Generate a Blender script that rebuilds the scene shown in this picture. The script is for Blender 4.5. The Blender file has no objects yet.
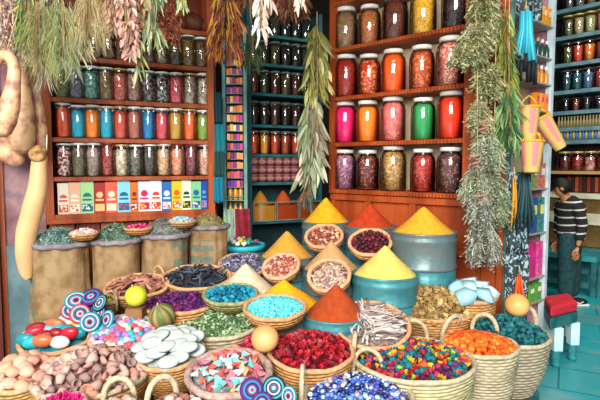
import bpy, bmesh, math, random
from mathutils import Vector, Matrix, Euler, noise
PI = math.pi
R_ = math.radians
sc = bpy.context.scene
COL = sc.collection

# ------------------------------------------------------------------ camera, light, exposure
CAM_Z, F, PITCH = 1.65, 500.0, R_(4.0)
cd = bpy.data.cameras.new('camera'); cam = bpy.data.objects.new('camera', cd); COL.objects.link(cam)
cam.location = (0, 0, CAM_Z); cam.rotation_euler = (R_(90) - PITCH, 0, 0)
cd.sensor_width = 36; cd.lens = 30; cd.clip_start = .05; sc.camera = cam
w = bpy.data.worlds.new('sky'); sc.world = w; w.use_nodes = True
w.node_tree.nodes['Background'].inputs[0].default_value = (.88, .94, 1.0, 1)
w.node_tree.nodes['Background'].inputs[1].default_value = 0.5
def area(name, loc, target, sx, sy, power, col):
    l = bpy.data.lights.new(name, 'AREA'); l.shape = 'RECTANGLE'; l.size = sx; l.size_y = sy; l.energy = power; l.color = col
    o = bpy.data.objects.new(name, l); COL.objects.link(o); o.location = loc
    o.rotation_euler = (Vector(target) - Vector(loc)).to_track_quat('-Z', 'Y').to_euler()
area('open_sky_over_street', (-.7, -2.4, 3.5), (0, 3.8, 1.3), 3.4, 2.4, 560, (1, .97, .92))
sd = bpy.data.lights.new('sun', 'SUN'); sd.energy = 1.3; sd.angle = R_(25); sd.color = (1, .95, .86)
so = bpy.data.objects.new('sun', sd); COL.objects.link(so); so.rotation_euler = (R_(60), 0, R_(-12))
vs = sc.view_settings; vs.view_transform = 'Standard'; vs.look = 'None'; vs.gamma = 1; vs.use_curve_mapping = False
vs.exposure = 0.33

area('passage_daylight', (3.0, 4.6, 4.0), (3.4, 6.6, 1.6), .9, .9, 60, (1, .96, .9))  # added fill lamp that brightens the far shelves, no visible source

def at(u, v, Y):
    """point of the place at distance Y in front of the camera that the photograph shows at (u, v)"""
    a = math.atan((v - 200) / F) + PITCH
    z = CAM_Z - Y * math.tan(a)
    d = Y / math.cos(a) * math.cos(a - PITCH)
    return Vector(((u - 300) / F * d, Y, z))
def per_px(Y): return Y / F

# ------------------------------------------------------------------ colour and materials
def lin(h):
    h = h.lstrip('#')
    return tuple((c / 12.92 if c <= .04045 else ((c + .055) / 1.055) ** 2.4) for c in (int(h[i:i + 2], 16) / 255 for i in (0, 2, 4)))
MATS = {}
def mat(key, c1, c2=None, scale=8, rough=.7, bump=0, bscale=None, stretch=(1, 1, 1), metal=0, c3=None, spec=.3, detail=4, lo=.38, hi=.62, coord='Object'):
    if key in MATS: return MATS[key]
    m = bpy.data.materials.new(key); m.use_nodes = True; nt = m.node_tree; N = nt.nodes; L = nt.links
    b = N['Principled BSDF']; b.inputs['Roughness'].default_value = rough; b.inputs['Metallic'].default_value = metal
    b.inputs['Specular IOR Level'].default_value = spec
    tc = N.new('ShaderNodeTexCoord'); mp = N.new('ShaderNodeMapping'); mp.inputs['Scale'].default_value = stretch
    L.new(tc.outputs[coord], mp.inputs[0])
    n = N.new('ShaderNodeTexNoise'); n.inputs['Scale'].default_value = scale; n.inputs['Detail'].default_value = detail
    L.new(mp.outputs[0], n.inputs['Vector'])
    cr = N.new('ShaderNodeValToRGB'); e = cr.color_ramp.elements
    e[0].position = lo; e[1].position = hi
    e[0].color = (*lin(c1), 1); e[1].color = (*lin(c2 or c1), 1)
    if c3: x = e.new(min(hi + .14, .95)); x.color = (*lin(c3), 1)
    L.new(n.outputs['Fac'], cr.inputs[0]); L.new(cr.outputs[0], b.inputs['Base Color'])
    if bump:
        n2 = N.new('ShaderNodeTexNoise'); n2.inputs['Scale'].default_value = bscale or scale * 2; n2.inputs['Detail'].default_value = 3
        L.new(mp.outputs[0], n2.inputs['Vector'])
        bp = N.new('ShaderNodeBump'); bp.inputs['Strength'].default_value = bump; bp.inputs['Distance'].default_value = .02
        L.new(n2.outputs['Fac'], bp.inputs['Height']); L.new(bp.outputs[0], b.inputs['Normal'])
    MATS[key] = m; return m
def speckle(key, c1, c2, c3=None, scale=90, rough=.6):
    """grainy spice: voronoi cells coloured from a ramp"""
    if key in MATS: return MATS[key]
    m = bpy.data.materials.new(key); m.use_nodes = True; nt = m.node_tree; N = nt.nodes; L = nt.links
    b = N['Principled BSDF']; b.inputs['Roughness'].default_value = rough; b.inputs['Specular IOR Level'].default_value = .3
    tc = N.new('ShaderNodeTexCoord'); v = N.new('ShaderNodeTexVoronoi'); v.inputs['Scale'].default_value = scale
    L.new(tc.outputs['Object'], v.inputs['Vector'])
    s = N.new('ShaderNodeSeparateColor'); L.new(v.outputs['Color'], s.inputs[0])
    cr = N.new('ShaderNodeValToRGB'); cr.color_ramp.interpolation = 'CONSTANT'; e = cr.color_ramp.elements
    e[0].position = 0; e[0].color = (*lin(c1), 1); e[1].position = .5; e[1].color = (*lin(c2), 1)
    if c3: x = e.new(.82); x.color = (*lin(c3), 1)
    L.new(s.outputs[0], cr.inputs[0]); L.new(cr.outputs[0], b.inputs['Base Color'])
    bp = N.new('ShaderNodeBump'); bp.inputs['Strength'].default_value = .7; bp.inputs['Distance'].default_value = .01; bp.invert = True
    L.new(v.outputs['Distance'], bp.inputs['Height']); L.new(bp.outputs[0], b.inputs['Normal'])
    MATS[key] = m; return m
def vcol(key='tinted', rough=.75, bump=0, bscale=60, spec=.25):
    if key in MATS: return MATS[key]
    m = bpy.data.materials.new(key); m.use_nodes = True; nt = m.node_tree; N = nt.nodes; L = nt.links
    b = N['Principled BSDF']; b.inputs['Roughness'].default_value = rough; b.inputs['Specular IOR Level'].default_value = spec
    a = N.new('ShaderNodeAttribute'); a.attribute_name = 'Col'
    tc = N.new('ShaderNodeTexCoord'); n = N.new('ShaderNodeTexNoise'); n.inputs['Scale'].default_value = bscale
    L.new(tc.outputs['Object'], n.inputs['Vector'])
    mr = N.new('ShaderNodeMapRange'); mr.inputs['To Min'].default_value = .8; mr.inputs['To Max'].default_value = 1.15
    L.new(n.outputs['Fac'], mr.inputs['Value'])
    mx = N.new('ShaderNodeVectorMath'); mx.operation = 'SCALE'; L.new(a.outputs['Color'], mx.inputs[0]); L.new(mr.outputs[0], mx.inputs['Scale'])
    L.new(mx.outputs[0], b.inputs['Base Color'])
    if bump:
        bp = N.new('ShaderNodeBump'); bp.inputs['Strength'].default_value = bump; bp.inputs['Distance'].default_value = .01
        L.new(n.outputs['Fac'], bp.inputs['Height']); L.new(bp.outputs[0], b.inputs['Normal'])
    MATS[key] = m; return m
def woven(key, c1, c2, ring=55, rough=.8, around=22):
    """straw weave: stitches round the basket (object angle) crossed with horizontal coils"""
    if key in MATS: return MATS[key]
    m = bpy.data.materials.new(key); m.use_nodes = True; nt = m.node_tree; N = nt.nodes; L = nt.links
    b = N['Principled BSDF']; b.inputs['Roughness'].default_value = rough; b.inputs['Specular IOR Level'].default_value = .2
    tc = N.new('ShaderNodeTexCoord'); g = N.new('ShaderNodeTexGradient'); g.gradient_type = 'RADIAL'
    L.new(tc.outputs['Object'], g.inputs[0]); sp = N.new('ShaderNodeSeparateXYZ'); L.new(tc.outputs['Object'], sp.inputs[0])
    def math_(op, a, bb):
        x = N.new('ShaderNodeMath'); x.operation = op
        for i, q in enumerate((a, bb)):
            if q is None: continue
            if isinstance(q, (int, float)): x.inputs[i].default_value = q
            else: L.new(q, x.inputs[i])
        return x.outputs[0]
    zz = math_('MULTIPLY', sp.outputs[2], ring * PI)
    fl = math_('MULTIPLY', math_('MODULO', math_('FLOOR', math_('MULTIPLY', sp.outputs[2], ring), None), 2), PI)
    st = math_('SINE', math_('ADD', math_('MULTIPLY', g.outputs['Fac'], around * 2 * PI), fl), None)
    hz = math_('ABSOLUTE', math_('SINE', zz, None), None)
    h = math_('ADD', math_('MULTIPLY', st, .35), hz)
    n = N.new('ShaderNodeTexNoise'); n.inputs['Scale'].default_value = 14; n.inputs['Detail'].default_value = 6; L.new(tc.outputs['Object'], n.inputs['Vector'])
    f = math_('ADD', math_('MULTIPLY', h, .35), math_('MULTIPLY', n.outputs['Fac'], .7))
    cr = N.new('ShaderNodeValToRGB'); e = cr.color_ramp.elements
    e[0].position = .25; e[1].position = .75; e[0].color = (*lin(c2), 1); e[1].color = (*lin(c1), 1)
    L.new(f, cr.inputs[0]); L.new(cr.outputs[0], b.inputs['Base Color'])
    bp = N.new('ShaderNodeBump'); bp.inputs['Strength'].default_value = .6; bp.inputs['Distance'].default_value = .008
    L.new(h, bp.inputs['Height']); L.new(bp.outputs[0], b.inputs['Normal'])
    MATS[key] = m; return m
def glass_mat(key='clear_glass', tint=(1, 1, 1), base=.04):
    if key in MATS: return MATS[key]
    m = bpy.data.materials.new(key); m.use_nodes = True; nt = m.node_tree; N = nt.nodes; L = nt.links
    N.remove(N['Principled BSDF']); o = N['Material Output']
    t = N.new('ShaderNodeBsdfTransparent'); t.inputs[0].default_value = (*tint, 1)
    g = N.new('ShaderNodeBsdfGlossy'); g.inputs['Roughness'].default_value = .06; g.inputs[0].default_value = (1, 1, 1, 1)
    fr = N.new('ShaderNodeFresnel'); fr.inputs['IOR'].default_value = 1.5
    ad = N.new('ShaderNodeMath'); ad.inputs[1].default_value = base; L.new(fr.outputs[0], ad.inputs[0])
    mx = N.new('ShaderNodeMixShader'); L.new(ad.outputs[0], mx.inputs[0]); L.new(t.outputs[0], mx.inputs[1]); L.new(g.outputs[0], mx.inputs[2])
    L.new(mx.outputs[0], o.inputs[0]); MATS[key] = m; return m

WOOD = mat('orange_brown_wood', '#84381a', '#b0562a', 6, .5, .3, 30, (1, 1, .15), c3='#722e14')
WOODR = mat('bright_orange_wood', '#8a3812', '#b04e20', 6, .5, .3, 30, (1, 1, .15), c3='#74300f')
WOODD = mat('dark_red_wood', '#4c1e14', '#6a2c1c', 6, .55, .25, 30, (1, 1, .15))
TEALP = mat('teal_paint', '#1f6d74', '#2f8b8c', 9, .5, .15)
TEALD = mat('dark_teal_paint', '#1c4f54', '#2c6b6c', 9, .5, .15)
SEAG = mat('sea_green_paint', '#4c7c76', '#6c968c', 9, .5, .15)
LIDM = mat('white_metal_lid', '#d8d6cc', '#efede4', 20, .4, 0, spec=.5)
LIDR = mat('red_metal_lid', '#a5261d', '#c43224', 20, .4)
LIDG = mat('gold_metal_lid', '#b89a5a', '#d6bd7c', 20, .35, metal=.4)
GLASS = glass_mat()
FOL = vcol('dried_plant', .85)
STRING = mat('twine', '#a8825a', '#c9a878', 60, .9)

# ------------------------------------------------------------------ mesh builder
class MB:
    def __init__(s): s.v = []; s.f = []; s.c = []; s.flat = set(); s.mi = {}
    def add(s, vs_, fs, M=None, col=None, flat=False, mi=0):
        b = len(s.v)
        s.v += [tuple(M @ Vector(p)) for p in vs_] if M is not None else [tuple(p) for p in vs_]
        if col is None: col = (1, 1, 1)
        if col and isinstance(col[0], (tuple, list)): s.c += [tuple(q) for q in col]
        else: s.c += [tuple(col)] * len(vs_)
        for f in fs:
            if flat: s.flat.add(len(s.f))
            if mi: s.mi[len(s.f)] = mi
            s.f.append(tuple(b + i for i in f))
        return s
    def box(s, lo, hi, M=None, col=None, mi=0):
        x0, y0, z0 = lo; x1, y1, z1 = hi
        return s.add([(x0, y0, z0), (x1, y0, z0), (x1, y1, z0), (x0, y1, z0), (x0, y0, z1), (x1, y0, z1), (x1, y1, z1), (x0, y1, z1)],
                     [(0, 3, 2, 1), (4, 5, 6, 7), (0, 1, 5, 4), (1, 2, 6, 5), (2, 3, 7, 6), (3, 0, 4, 7)], M, col, True, mi)
    def lathe(s, prof, n=24, M=None, col=None, closed=False, wob=0, seed=0, sq=1.0, cols=None):
        v = []; f = []; c = []
        for k, (r, z) in enumerate(prof):
            for i in range(n):
                a = 2 * PI * i / n
                q = r
                if wob: q = r + wob * noise.noise(Vector((math.cos(a) * 2 + seed, math.sin(a) * 2, z * 7 + seed)))
                v.append((q * math.cos(a), q * math.sin(a) * sq, z)); c.append(cols[k] if cols else (col or (1, 1, 1)))
        m = len(prof)
        for k in range(m if closed else m - 1):
            k2 = (k + 1) % m
            for i in range(n):
                j = (i + 1) % n
                f.append((k * n + i, k * n + j, k2 * n + j, k2 * n + i))
        if not closed:
            if prof[0][0] > 1e-4: f.append(tuple(range(n))[::-1])
            if prof[-1][0] > 1e-4: f.append(tuple((m - 1) * n + i for i in range(n)))
        return s.add(v, f, M, c)
    def tube(s, pts, rad, n=8, M=None, col=None, caps=True, flat=1.0, cols=None):
        pts = [Vector(p) for p in pts]; v = []; f = []; c = []
        if not hasattr(rad, '__len__'): rad = [rad] * len(pts)
        t0 = (pts[1] - pts[0]).normalized(); up = Vector((0, 0, 1)) if abs(t0.z) < .9 else Vector((1, 0, 0))
        nx = t0.cross(up).normalized()
        for k, p in enumerate(pts):
            t = (pts[min(k + 1, len(pts) - 1)] - pts[max(k - 1, 0)]).normalized()
            nx = (nx - t * nx.dot(t)); nx = nx.normalized() if nx.length > 1e-6 else t.orthogonal().normalized()
            ny = t.cross(nx)
            for i in range(n):
                a = 2 * PI * i / n
                v.append(p + (nx * math.cos(a) + ny * math.sin(a) * flat) * rad[k]); c.append(cols[k] if cols else (col or (1, 1, 1)))
        for k in range(len(pts) - 1):
            for i in range(n):
                j = (i + 1) % n; f.append((k * n + i, k * n + j, (k + 1) * n + j, (k + 1) * n + i))
        if caps: f.append(tuple(range(n))[::-1]); f.append(tuple((len(pts) - 1) * n + i for i in range(n)))
        return s.add(v, f, M, c)
    def mesh(s, name, mats, smooth=True):
        me = bpy.data.meshes.new(name); me.from_pydata(s.v, [], s.f)
        for m in (mats if isinstance(mats, (list, tuple)) else [mats]): me.materials.append(m)
        fl = [smooth and i not in s.flat for i in range(len(s.f))]
        me.polygons.foreach_set('use_smooth', fl)
        for i, k in s.mi.items(): me.polygons[i].material_index = k
        if any(q != (1, 1, 1) for q in s.c):
            ca = me.color_attributes.new('Col', 'FLOAT_COLOR', 'POINT')
            ca.data.foreach_set('color', [x for q in s.c for x in (q[0], q[1], q[2], 1)])
        me.update(); return me
    def obj(s, name, mats, parent=None, smooth=True, **k):
        return link(name, s.mesh(name, mats, smooth), parent, **k)
def link(name, data, parent=None, label=None, cat=None, group=None, kind=None, M=None, m=None):
    o = bpy.data.objects.new(name, data); COL.objects.link(o)
    if parent: o.parent = parent
    if M is not None: o.matrix_local = M
    if label: o['label'] = label
    if cat: o['category'] = cat
    if group: o['group'] = group
    if kind: o['kind'] = kind
    if m is not None:
        o.material_slots[0].link = 'OBJECT'; o.material_slots[0].material = m
    return o
def empty(name, M, label, cat, group=None):
    return link(name, None, None, label, cat, group, M=M)
def T(x, y=None, z=None):
    return Matrix.Translation(Vector(x) if y is None else Vector((x, y, z)))
def RZ(a): return Matrix.Rotation(a, 4, 'Z')
def RX(a): return Matrix.Rotation(a, 4, 'X')
def RY(a): return Matrix.Rotation(a, 4, 'Y')
def S(x, y=None, z=None):
    y = x if y is None else y; z = x if z is None else z
    return Matrix.Diagonal((x, y, z, 1))
def jit(c, a=.12, rnd=random):
    k = 1 + rnd.uniform(-a, a); return tuple(max(0, min(1, x * k * (1 + rnd.uniform(-a, a) * .4))) for x in c)

# piece shapes as (verts, faces)
def ico(sub=2, nz=0, ns=1.5, sc_=(1, 1, 1), seed=0):
    bm = bmesh.new(); bmesh.ops.create_icosphere(bm, subdivisions=sub, radius=1)
    vs_ = []
    for v in bm.verts:
        p = v.co.copy(); k = 1 + nz * noise.noise(p * ns + Vector((seed * 3.1, seed, 0)))
        vs_.append((p.x * k * sc_[0], p.y * k * sc_[1], p.z * k * sc_[2]))
    fs = [tuple(v.index for v in f.verts) for f in bm.faces]; bm.free(); return vs_, fs
def hull(seed, n=9, sc_=(1, 1, .6)):
    r = random.Random(seed); bm = bmesh.new()
    for _ in range(n):
        p = Vector((r.gauss(0, 1), r.gauss(0, 1), r.gauss(0, 1))).normalized()
        bm.verts.new((p.x * sc_[0], p.y * sc_[1], p.z * sc_[2]))
    res = bmesh.ops.convex_hull(bm, input=bm.verts)
    bmesh.ops.delete(bm, geom=[v for v in bm.verts if not v.link_faces], context='VERTS')
    bm.verts.index_update(); vs_ = [tuple(v.co) for v in bm.verts]; fs = [tuple(v.index for v in f.verts) for f in bm.faces]; bm.free(); return vs_, fs
def flake(seed=0, L=1, W=.45, curl=.5):
    r = random.Random(seed); v = []; f = []
    for k in range(4):
        t = k / 3; w_ = W * math.sin(PI * (.15 + .8 * t)); z = curl * math.sin(t * 2.2 + r.random()) * .5
        v += [(t * L - L / 2, -w_ / 2, z + .12 * W), (t * L - L / 2, 0, z - .1), (t * L - L / 2, w_ / 2, z + .12 * W)]
    for k in range(3):
        for j in range(2): a = k * 3 + j; f.append((a, a + 1, a + 4, a + 3))
    return v, f
def rose(seed=0):
    """small bud: nested curled petals"""
    r = random.Random(seed); v = []; f = []
    for i in range(7):
        a = i * 2.4; rr = .35 + .08 * i; b = len(v)
        for k in range(3):
            z = -.4 + .55 * k; q = rr * (.35 + .45 * k)
            for j in (-1, 0, 1):
                v.append((q * math.cos(a + j * .5), q * math.sin(a + j * .5), z + .1 * r.random() - .08 * abs(j)))
        for k in range(2):
            for j in range(2): c = b + k * 3 + j; f.append((c, c + 1, c + 4, c + 3))
    return v, f
def rodshape(seed=0, L=1, r0=.08, bend=.08, n=6):
    rr = random.Random(seed); m = MB()
    m.tube([(L * (k / 4 - .5), bend * L * rr.uniform(-1, 1), bend * L * rr.uniform(-1, 1)) for k in range(5)], [r0 * rr.uniform(.7, 1.1) for _ in range(5)], n)
    return m.v, m.f

# ================================================================== THE SETTING
def structure(name, mb, m, **k): return mb.obj(name, m, kind='structure', **k)
def floor_mat():
    m = bpy.data.materials.new('painted_teal_paving'); m.use_nodes = True; nt = m.node_tree; N = nt.nodes; L = nt.links
    b = N['Principled BSDF']; b.inputs['Roughness'].default_value = .38
    tc = N.new('ShaderNodeTexCoord'); mp = N.new('ShaderNodeMapping'); mp.inputs['Rotation'].default_value = (0, 0, R_(28)); mp.inputs['Scale'].default_value = (1.55, 1.55, 1)
    L.new(tc.outputs['Object'], mp.inputs[0])
    br = N.new('ShaderNodeTexBrick'); br.inputs['Scale'].default_value = 1.0; br.inputs['Mortar Size'].default_value = .012
    br.inputs['Color1'].default_value = (*lin('#149aa4'), 1); br.inputs['Color2'].default_value = (*lin('#4a8d8c'), 1); br.inputs['Mortar'].default_value = (*lin('#0e6870'), 1)
    br.inputs['Brick Width'].default_value = 1.1; br.inputs['Row Height'].default_value = .7; br.inputs['Bias'].default_value = -.1
    L.new(mp.outputs[0], br.inputs['Vector'])
    n = N.new('ShaderNodeTexNoise'); n.inputs['Scale'].default_value = 2.2; n.inputs['Detail'].default_value = 7; L.new(tc.outputs['Object'], n.inputs['Vector'])
    cr = N.new('ShaderNodeValToRGB'); e = cr.color_ramp.elements; e[0].position = .52; e[1].position = .72; e[1].color = (.75, .75, .75, 1)
    L.new(n.outputs['Fac'], cr.inputs[0])
    mx = N.new('ShaderNodeMix'); mx.data_type = 'RGBA'; L.new(cr.outputs[0], mx.inputs[0]); L.new(br.outputs[0], mx.inputs[6]); mx.inputs[7].default_value = (*lin('#8a9a8c'), 1)
    L.new(mx.outputs[2], b.inputs['Base Color'])
    bp = N.new('ShaderNodeBump'); bp.inputs['Strength'].default_value = .3; bp.inputs['Distance'].default_value = .01
    L.new(br.outputs['Fac'], bp.inputs['Height']); bp.invert = True; L.new(bp.outputs[0], b.inputs['Normal'])
    return m
structure('floor', MB().box((-4, -3, -.1), (4.6, 8.1, 0)), floor_mat())
WALLD = mat('dark_plaster', '#2b2320', '#3a2f2a', 3, .9, .2)
structure('wall_back', MB().box((-3.3, 7.9, 0), (4.6, 8.1, 4.4)), WALLD)
structure('ceiling', MB().box((-3.6, 2.9, 4.3), (4.6, 8.1, 4.4)), mat('dark_ceiling_boards', '#2a1c14', '#3b281c', 5, .9, .2, stretch=(1, .1, 1)))
MB().box((-3.6, 2.75, 3.2), (-.1, 3.3, 3.24)).obj('shade_sheet', mat('shade_sheet_brown', '#5c4430', '#6c5238', 9, .9), label='unseen brown sheet added above the frame to shade left cabinet', cat='shade_sheet')  # unseen sheet added to darken the upper rows of the left cabinet
structure('shade_beam', MB().box((-3.6, 2.9, 3.35), (4.6, 3.0, 4.295)), WOODD)  # unseen beam added to keep front light off the upper interior
structure('wall_right', MB().box((4.4, 2.2, 0), (4.6, 7.9, 4.295)), WALLD)
PINKW = mat('worn_pink_plaster', '#765056', '#9c787c', 4, .85, .25, 20, c3='#5d5562')
# left wall runs back along the left cabinet
LA = Vector((-2.09, 4.1, 0)); LB = Vector((-.80, 4.7, 0)); Ld = (LB - LA).normalized(); LM = T(LA) @ RZ(math.atan2(Ld.y, Ld.x)); LLEN = (LB - LA).length
structure('wall_left', MB().box((-1.3, .36, 0), (LLEN + .12, .50, 4.295), LM), PINKW)
structure('wall_left_return', MB().box((-1.0, .06, 0), (-.005, .355, 4.295), LM), PINKW)
structure('trim_1', MB().box((-.60, -.04, 0), (-.34, .059, 4.295), LM), WOODD)
structure('trim_2', MB().box((-.335, .03, 0), (-.30, .059, 4.295), LM), WOOD)
structure('baseboard_left', MB().box((-.298, .035, 0), (-.006, .059, 1.0), LM), mat('teal_grey_dado', '#4c6870', '#6c8488', 4, .8, .2, c3='#8c7c84'))
structure('wall_left_inner', MB().box((LLEN - .02, .51, 0), (LLEN + .12, 3.4, 4.295), LM), WALLD)

# painted platform that carries the whole display
PLAT = .15
def prism(pts, z0, z1):
    n = len(pts); v = [(x, y, z0) for x, y in pts] + [(x, y, z1) for x, y in pts]
    f = [tuple(range(n))[::-1], tuple(range(n, 2 * n))] + [(i, (i + 1) % n, n + (i + 1) % n, n + i) for i in range(n)]
    return MB().add(v, f, flat=True)
prism([(-2.3, 1.75), (.45, 1.75), (1.35, 2.75), (1.58, 3.2), (1.62, 3.5), (.9, 4.15), (.2, 4.8), (-.7, 4.62), (-1.96, 4.06), (-2.3, 3.9)], 0, PLAT).obj('display_platform', TEALD,
    label='low teal painted platform carrying all the baskets and barrels', cat='platform')

# ================================================================== CABINETS
def cabinet(name, label, M, W, D, zs, ztop, z0, post=.055, board=.035, m=WOOD, backm=None, cols=2):
    """local x along the front, y into the wall; zs = top faces of the shelves"""
    t = empty(name, M, label, 'cabinet')
    for x in (0, W - post): MB().box((x, 0, z0), (x + post, D, ztop)).obj('side_panel', m, t)
    MB().box((0, D + .0005, z0), (W, D + .02, ztop)).obj('back_panel', backm or m, t)
    for z in zs: MB().box((post, .012, z - board), (W - post, D, z)).obj('shelf', m, t)
    return t
LZ = [1.235, 1.55, 1.877, 2.207, 2.55, 2.87]
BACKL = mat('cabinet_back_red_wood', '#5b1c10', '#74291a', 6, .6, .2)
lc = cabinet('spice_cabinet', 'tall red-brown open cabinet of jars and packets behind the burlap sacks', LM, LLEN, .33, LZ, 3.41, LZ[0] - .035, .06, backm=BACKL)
MB().box((0, .0, LZ[0] - .075), (LLEN, .02, LZ[0] - .036)).obj('lower_rail', WOOD, lc)
# lower wood board wall under the left cabinet
lw = empty('wood_panelling', LM, 'brown plank panelling under the left jar cabinet', 'panelling')
for i in range(7):
    a = .02 + i * (LLEN - .02) / 7
    MB().box((a, .07, .0), (a + (LLEN - .02) / 7 - .012, .12, LZ[0] - .08)).obj('plank', WOODD if i % 2 else WOOD, lw)

RA = Vector((.284, 4.9, 0)); RB = Vector((1.385, 3.95, 0)); Rd = (RB - RA).normalized(); RM = T(RA) @ RZ(math.atan2(Rd.y, Rd.x)); RLEN = (RB - RA).length
RZs = [1.415, 1.865, 2.30, 2.76]
BACKR = mat('cream_cabinet_back', '#c9b28c', '#dcc9a5', 5, .8)
rc = cabinet('spice_cabinet', 'orange-red open cabinet holding large glass jars of bright spices', RM, RLEN, .34, RZs + [3.19], 3.40, RZs[0] - .035, .055, m=WOODR, backm=BACKR)
for k, z in enumerate(RZs + [3.19]):     # toothed edging under each shelf front
    m_ = MB(); n = 44
    for i in range(n):
        a = .055 + (RLEN - .11) * i / n
        m_.box((a + .003, -.006, z - .036), (a + (RLEN - .11) / n - .004, .011, z - .004))
    m_.obj('toothed_edging', WOODR, rc)
for x in (.02,): MB().box((RLEN - .105, -.012, 1.39), (RLEN - .004, -.0065, 3.4)).obj('front_moulding', WOODR, rc)
# framed wood base and side bay below / beside the right cabinet
rb = empty('wood_panelling', RM, 'orange-brown framed wood panelling below and right of the big jar cabinet', 'panelling')
MB().box((0, .06, .0), (RLEN + .22, .12, RZs[0] - .04)).obj('board', WOODR, rb)
for a, b in ((.0, .05), (.40, .46), (.86, .92), (RLEN - .02, RLEN + .04), (RLEN + .17, RLEN + .22)):
    MB().box((a, .03, .0), (b, .0595, RZs[0] - .04)).obj('upright', WOODR, rb)
for z in (RZs[0] - .1, .9, .35): MB().box((.0, .02, z), (RLEN + .22, .0295, z + .055)).obj('cross_rail', WOODR, rb)
MB().box((RLEN + .002, .10, RZs[0] - .038), (RLEN + .22, .15, 3.4)).obj('side_board', WOODR, rb)
MB().box((RLEN + .16, .04, RZs[0] - .038), (RLEN + .22, .0995, 3.4)).obj('upright', WOODR, rb)
structure('wall_right_cabinet', MB().box((-.02, .37, 0), (RLEN + .1, .5, 4.295), RM), WALLD)

# ------------------------------------------------------------------ jars
def jar_meshes(h, r, name, fillk=.88, neck=.72, lidh=.085):
    g = MB().lathe([(.001, .0), (r * .9, .0), (r, .012), (r, h * .70), (r * .93, h * .80), (r * neck, h * .88), (r * neck, h * .94)], 20)
    g.f = [f for f in g.f if len(f) == 4]
    lid = MB().lathe([(r * neck * .5, h * (1 - lidh)), (r * neck * 1.1, h * (1 - lidh)), (r * neck * 1.12, h * .985), (r * neck * 1.05, h), (.001, h)], 18)
    q = .955; fl = h * fillk
    p = [(.001, .006), (r * q * .9, .006), (r * q, .016), (r * q, min(fl, h * .69))]
    if fl > h * .72: p += [(r * .90, h * .78), (r * neck * .9, fl)]
    p += [(.001, fl + .004)]
    fm = MB().lathe(p, 18, wob=.0)
    return g.mesh(name + '_glass', GLASS), lid.mesh(name + '_lid', LIDM), fm.mesh(name + '_fill', LIDM)
def jar(me, P, rz, fill, label, group, lid=None, sc_=1.0, cat='jar', name='glass_jar'):
    o = link(name, me[0], None, label, cat, group, M=T(P) @ RZ(rz) @ S(sc_))
    link('filling', me[2], o, m=fill); link('lid', me[1], o, m=lid or LIDM); return o
ORD = ['leftmost', 'second', 'third', 'fourth', 'fifth', 'sixth', 'seventh', 'eighth', 'ninth', 'tenth', 'eleventh', 'twelfth', 'thirteenth', 'fourteenth', 'fifteenth']
def sp(key, c1, c2=None, c3=None, scale=70): return speckle('spice_' + key, c1, c2 or c1, c3, scale)
def powder(key, c, c2=None): return mat('powder_' + key, c, c2 or c, 30, .8, .3, 150)

BIG = jar_meshes(.395, .117, 'large_jar', .86); BIGL = jar_meshes(.375, .110, 'large_jar', .84)
rows = [  # bottom to top: (description, material)
 [('lilac and pink buds', sp('lilac', '#8f5a72', '#b98aa0', '#6d3c54')), ('maroon dried chillies', sp('maroon', '#5e1f1c', '#7d332b', '#b07860')), ('golden tan seeds', sp('tan', '#b28a4c', '#8d6a34', '#cfae78')), ('red dried flakes', sp('redflake', '#a32a1d', '#8a1f18', '#c2513c')), ('grey-brown pods', sp('greybrown', '#6a3f3a', '#4c2d2c', '#96766c'))],
 [('magenta powder', powder('magenta', '#e0126a')), ('bright orange powder', powder('orange', '#f08210')), ('pink crystals', sp('pink', '#e0746c', '#d8615e', '#e99a90')), ('green powder', powder('green', '#2f9a52')), ('scarlet powder', powder('scarlet', '#e33a10'))],
 [('dark red pieces', sp('darkred', '#a82a1c', '#922018')), ('orange-red chilli below pale powder', sp('orangered', '#c8451c', '#a83018', '#dd9a5e')), ('vivid orange powder', powder('vivid', '#ee5d0c')), ('rust flakes', sp('rust', '#c05222', '#9a3818', '#dd8a50')), ('pale pink and red pods', sp('palepods', '#c46a54', '#e0b09a', '#8c3a2c'))],
 [('pale brown seeds', sp('palebrown', '#9a7350', '#84603f')), ('orange-brown seeds', sp('obrown', '#b56f3a', '#9c5a2c')), ('dark brown pieces', sp('dbrown', '#5a2a1a', '#6e3823')), ('yellow corn-coloured grains', sp('corn', '#c8921c', '#e0b23a')), ('nearly black pods', sp('blackpod', '#2c1c18', '#43302a'))]]
rowname = ['bottom shelf', 'third shelf up from nothing', 'second', 'top']
RN = ['lowest shelf', 'second shelf from the bottom', 'third shelf from the bottom', 'highest shelf in view']
us = [[345, 367.5, 393, 422.5, 450], [345, 367, 392, 422, 449.5], [345.5, 368, 392, 420, 448], [345, 368, 393, 420.5, 452]]
rnd = random.Random(4)
for k, row in enumerate(rows):
    for i, (d, m_) in enumerate(row):
        # position along the shelf seen at that column
        q = (us[k][i] - 300) / F
        A = RM @ Vector((0, .135, 0)); t = (q * A.y - A.x) / (Rd.x - q * Rd.y)
        P = RM @ Vector((t, .135, RZs[k] + .0006))
        jar(BIG if i % 2 == 0 else BIGL, P, rnd.uniform(0, 6), m_, f'big jar of {d}, {RN[k]} of right cabinet', 'large jars in the right cabinet', sc_=[.97, 1, 1.03, 1][(i + k) % 4])

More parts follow.
